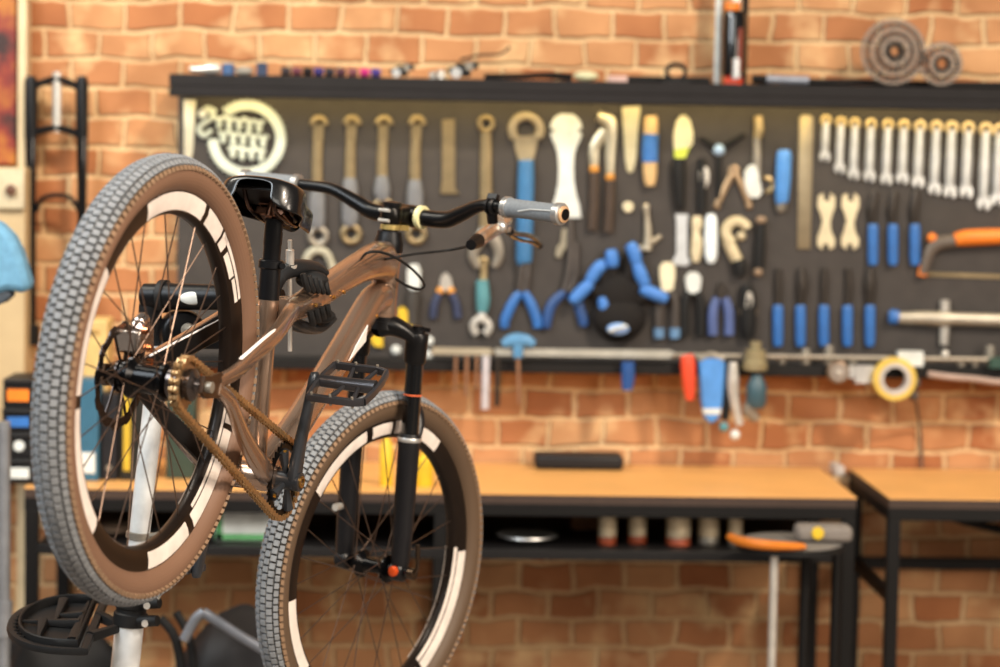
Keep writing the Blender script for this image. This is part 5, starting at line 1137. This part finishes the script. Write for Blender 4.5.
b.tube([tp(.03, -.05), onpost(tz)+V((-.02, .01, .0))], (.010, .008), 8, sq=.6); b.tube([tp(.03, .06), onpost(tz)+V((-.02, -.015, 0))], (.010, .008), 8, sq=.6)
b.build('tool_tray', blackm, st)
# head
b = MB(); L_ = (Pe-Pj).length
def arm(t): return Pj+adir*t
b.tube([arm(L_), arm(L_-.004), arm(L_-.03), arm(L_-.032), arm(L_-.036), arm(L_-.06), arm(.075), arm(.055)], [.018, .0225, .0225, .0185, .027, .0235, .0205, .016], 28)
hd = b.build('clamp_arm', black, st)
b = MB(); b.tube([arm(L_-.034), arm(L_-.046)], .029, 28); b.build('arm_ring', blackm, hd)
b = MB(); b.ball(arm(L_-.098)+V((0, -.0212, -.001)), .023, 20, (1, .24, .5))
b.build('oval_label', whitep, hd)
b = MB(); hc_ = at(182, 333, PYD-.01)
b.lathe([(.020, -.03), (.038, -.028), (.042, -.012), (.042, .012), (.038, .028), (.020, .03)], hc_, (.25, -.95, .05), 30); b.box(hc_+V((.045, -.004, -.004)), (.085, .06, .042)); hb_ = b.build('head_joint', black, st, bevel=.004)
b = MB(); b.lathe([(.0, 0), (.011, 0), (.011, .02), (0, .022)], hc_+V((.014, -.034, .010)), (0, -1, 0), 14); b.tube([hc_+V((.014, -.05, .010)), hc_+V((.05, -.055, .02))], .006, 10); b.build('angle_knob', steeld, hb_)
b = MB(); b.tube(cr([arm(L_-.02), arm(L_-.02)+V((-.006, 0, -.03)), p_top+V((-.006, 0, .010)), p_top+V((0, 0, -.04))], 4), [(.020, .012)]*13, 12); b.build('head_bracket', blackm, st)
# jaws around the top tube
JW = mat('jaw dark grey', '2b2d30', .45, .2); RB = mat('jaw rubber', '1c1d1f', .7)
def jp(px_, py_, y): return BPOS+BM @ bp(px_, py_, y)
b = MB(); b.tube(cr([jp(272, 288, .03), jp(280, 274, .03), jp(296, 268, .02), jp(312, 268, .01), jp(322, 273, .0)], 5), interp([(.014, .016), (.015, .018), (.015, .02), (.013, .02), (.009, .018)], 5), 14, ref=(0, 0, 1)); uj = b.build('upper_jaw', JW, st)
b = MB(); b.tube(cr([jp(272, 300, .03), jp(286, 318, .03), jp(300, 326, .02), jp(316, 328, .01), jp(330, 318, 0)], 5), interp([(.013, .016), (.012, .018), (.011, .02), (.010, .02), (.008, .016)], 5), 14, ref=(0, 0, 1)); lj = b.build('lower_jaw', JW, st)
for (dx, dy, rj, J) in ((0, 0, 0, uj),):
    for i in range(5):
        b = MB(); u0 = jp(303+i*5.6, 276+i*2.2, -.028); u1 = jp(308+i*5.0, 290+i*.6, -.030)
        b.tube(cr([u0+V((0, 0, .004)), (u0+u1)/2+V((.0, -.006, 0)), u1], 3), (.0055, .006), 8); b.build('rubber_rib', RB, uj)
for i in range(4):
    b = MB(); u0 = jp(313+i*5.4, 324-i*3, -.026); u1 = jp(310+i*5.6, 311-i*2, -.028); b.tube(cr([u0, (u0+u1)/2+V((0, -.006, 0)), u1], 3), (.0055, .006), 8); b.build('rubber_rib', RB, lj)
b = MB(); b.ball(jp(312, 280, -.004), .026, 16, (1.1, 1.1, .6)); b.build('jaw_pad', RB, uj); b = MB(); b.ball(jp(322, 316, -.004), .022, 16, (1.1, 1.0, .6)); b.build('jaw_pad', RB, lj)
r0 = jp(290, 240, .02); r1 = jp(290, 351, .02)
b = MB(); b.tube([r0, r1], .0036, 12); b.tube([jp(290, 250, .02), jp(290, 266, .02)], .0072, 12); b.tube([jp(290, 265, .02), jp(290, 268, .02)], .012, 16); tag(b.build('clamp_screw', steel, st), 'shiny threaded rod')
# base legs
for a in (0, 2.1, 4.2):
    e_ = V((foot.x+.45*math.cos(a+.5), foot.y+.45*math.sin(a+.5), .016)); b = MB(); b.tube([foot+V((0, 0, .10)), e_], .016, 14); b.ball(e_, .016, 12); b.build('leg', blackm, st)
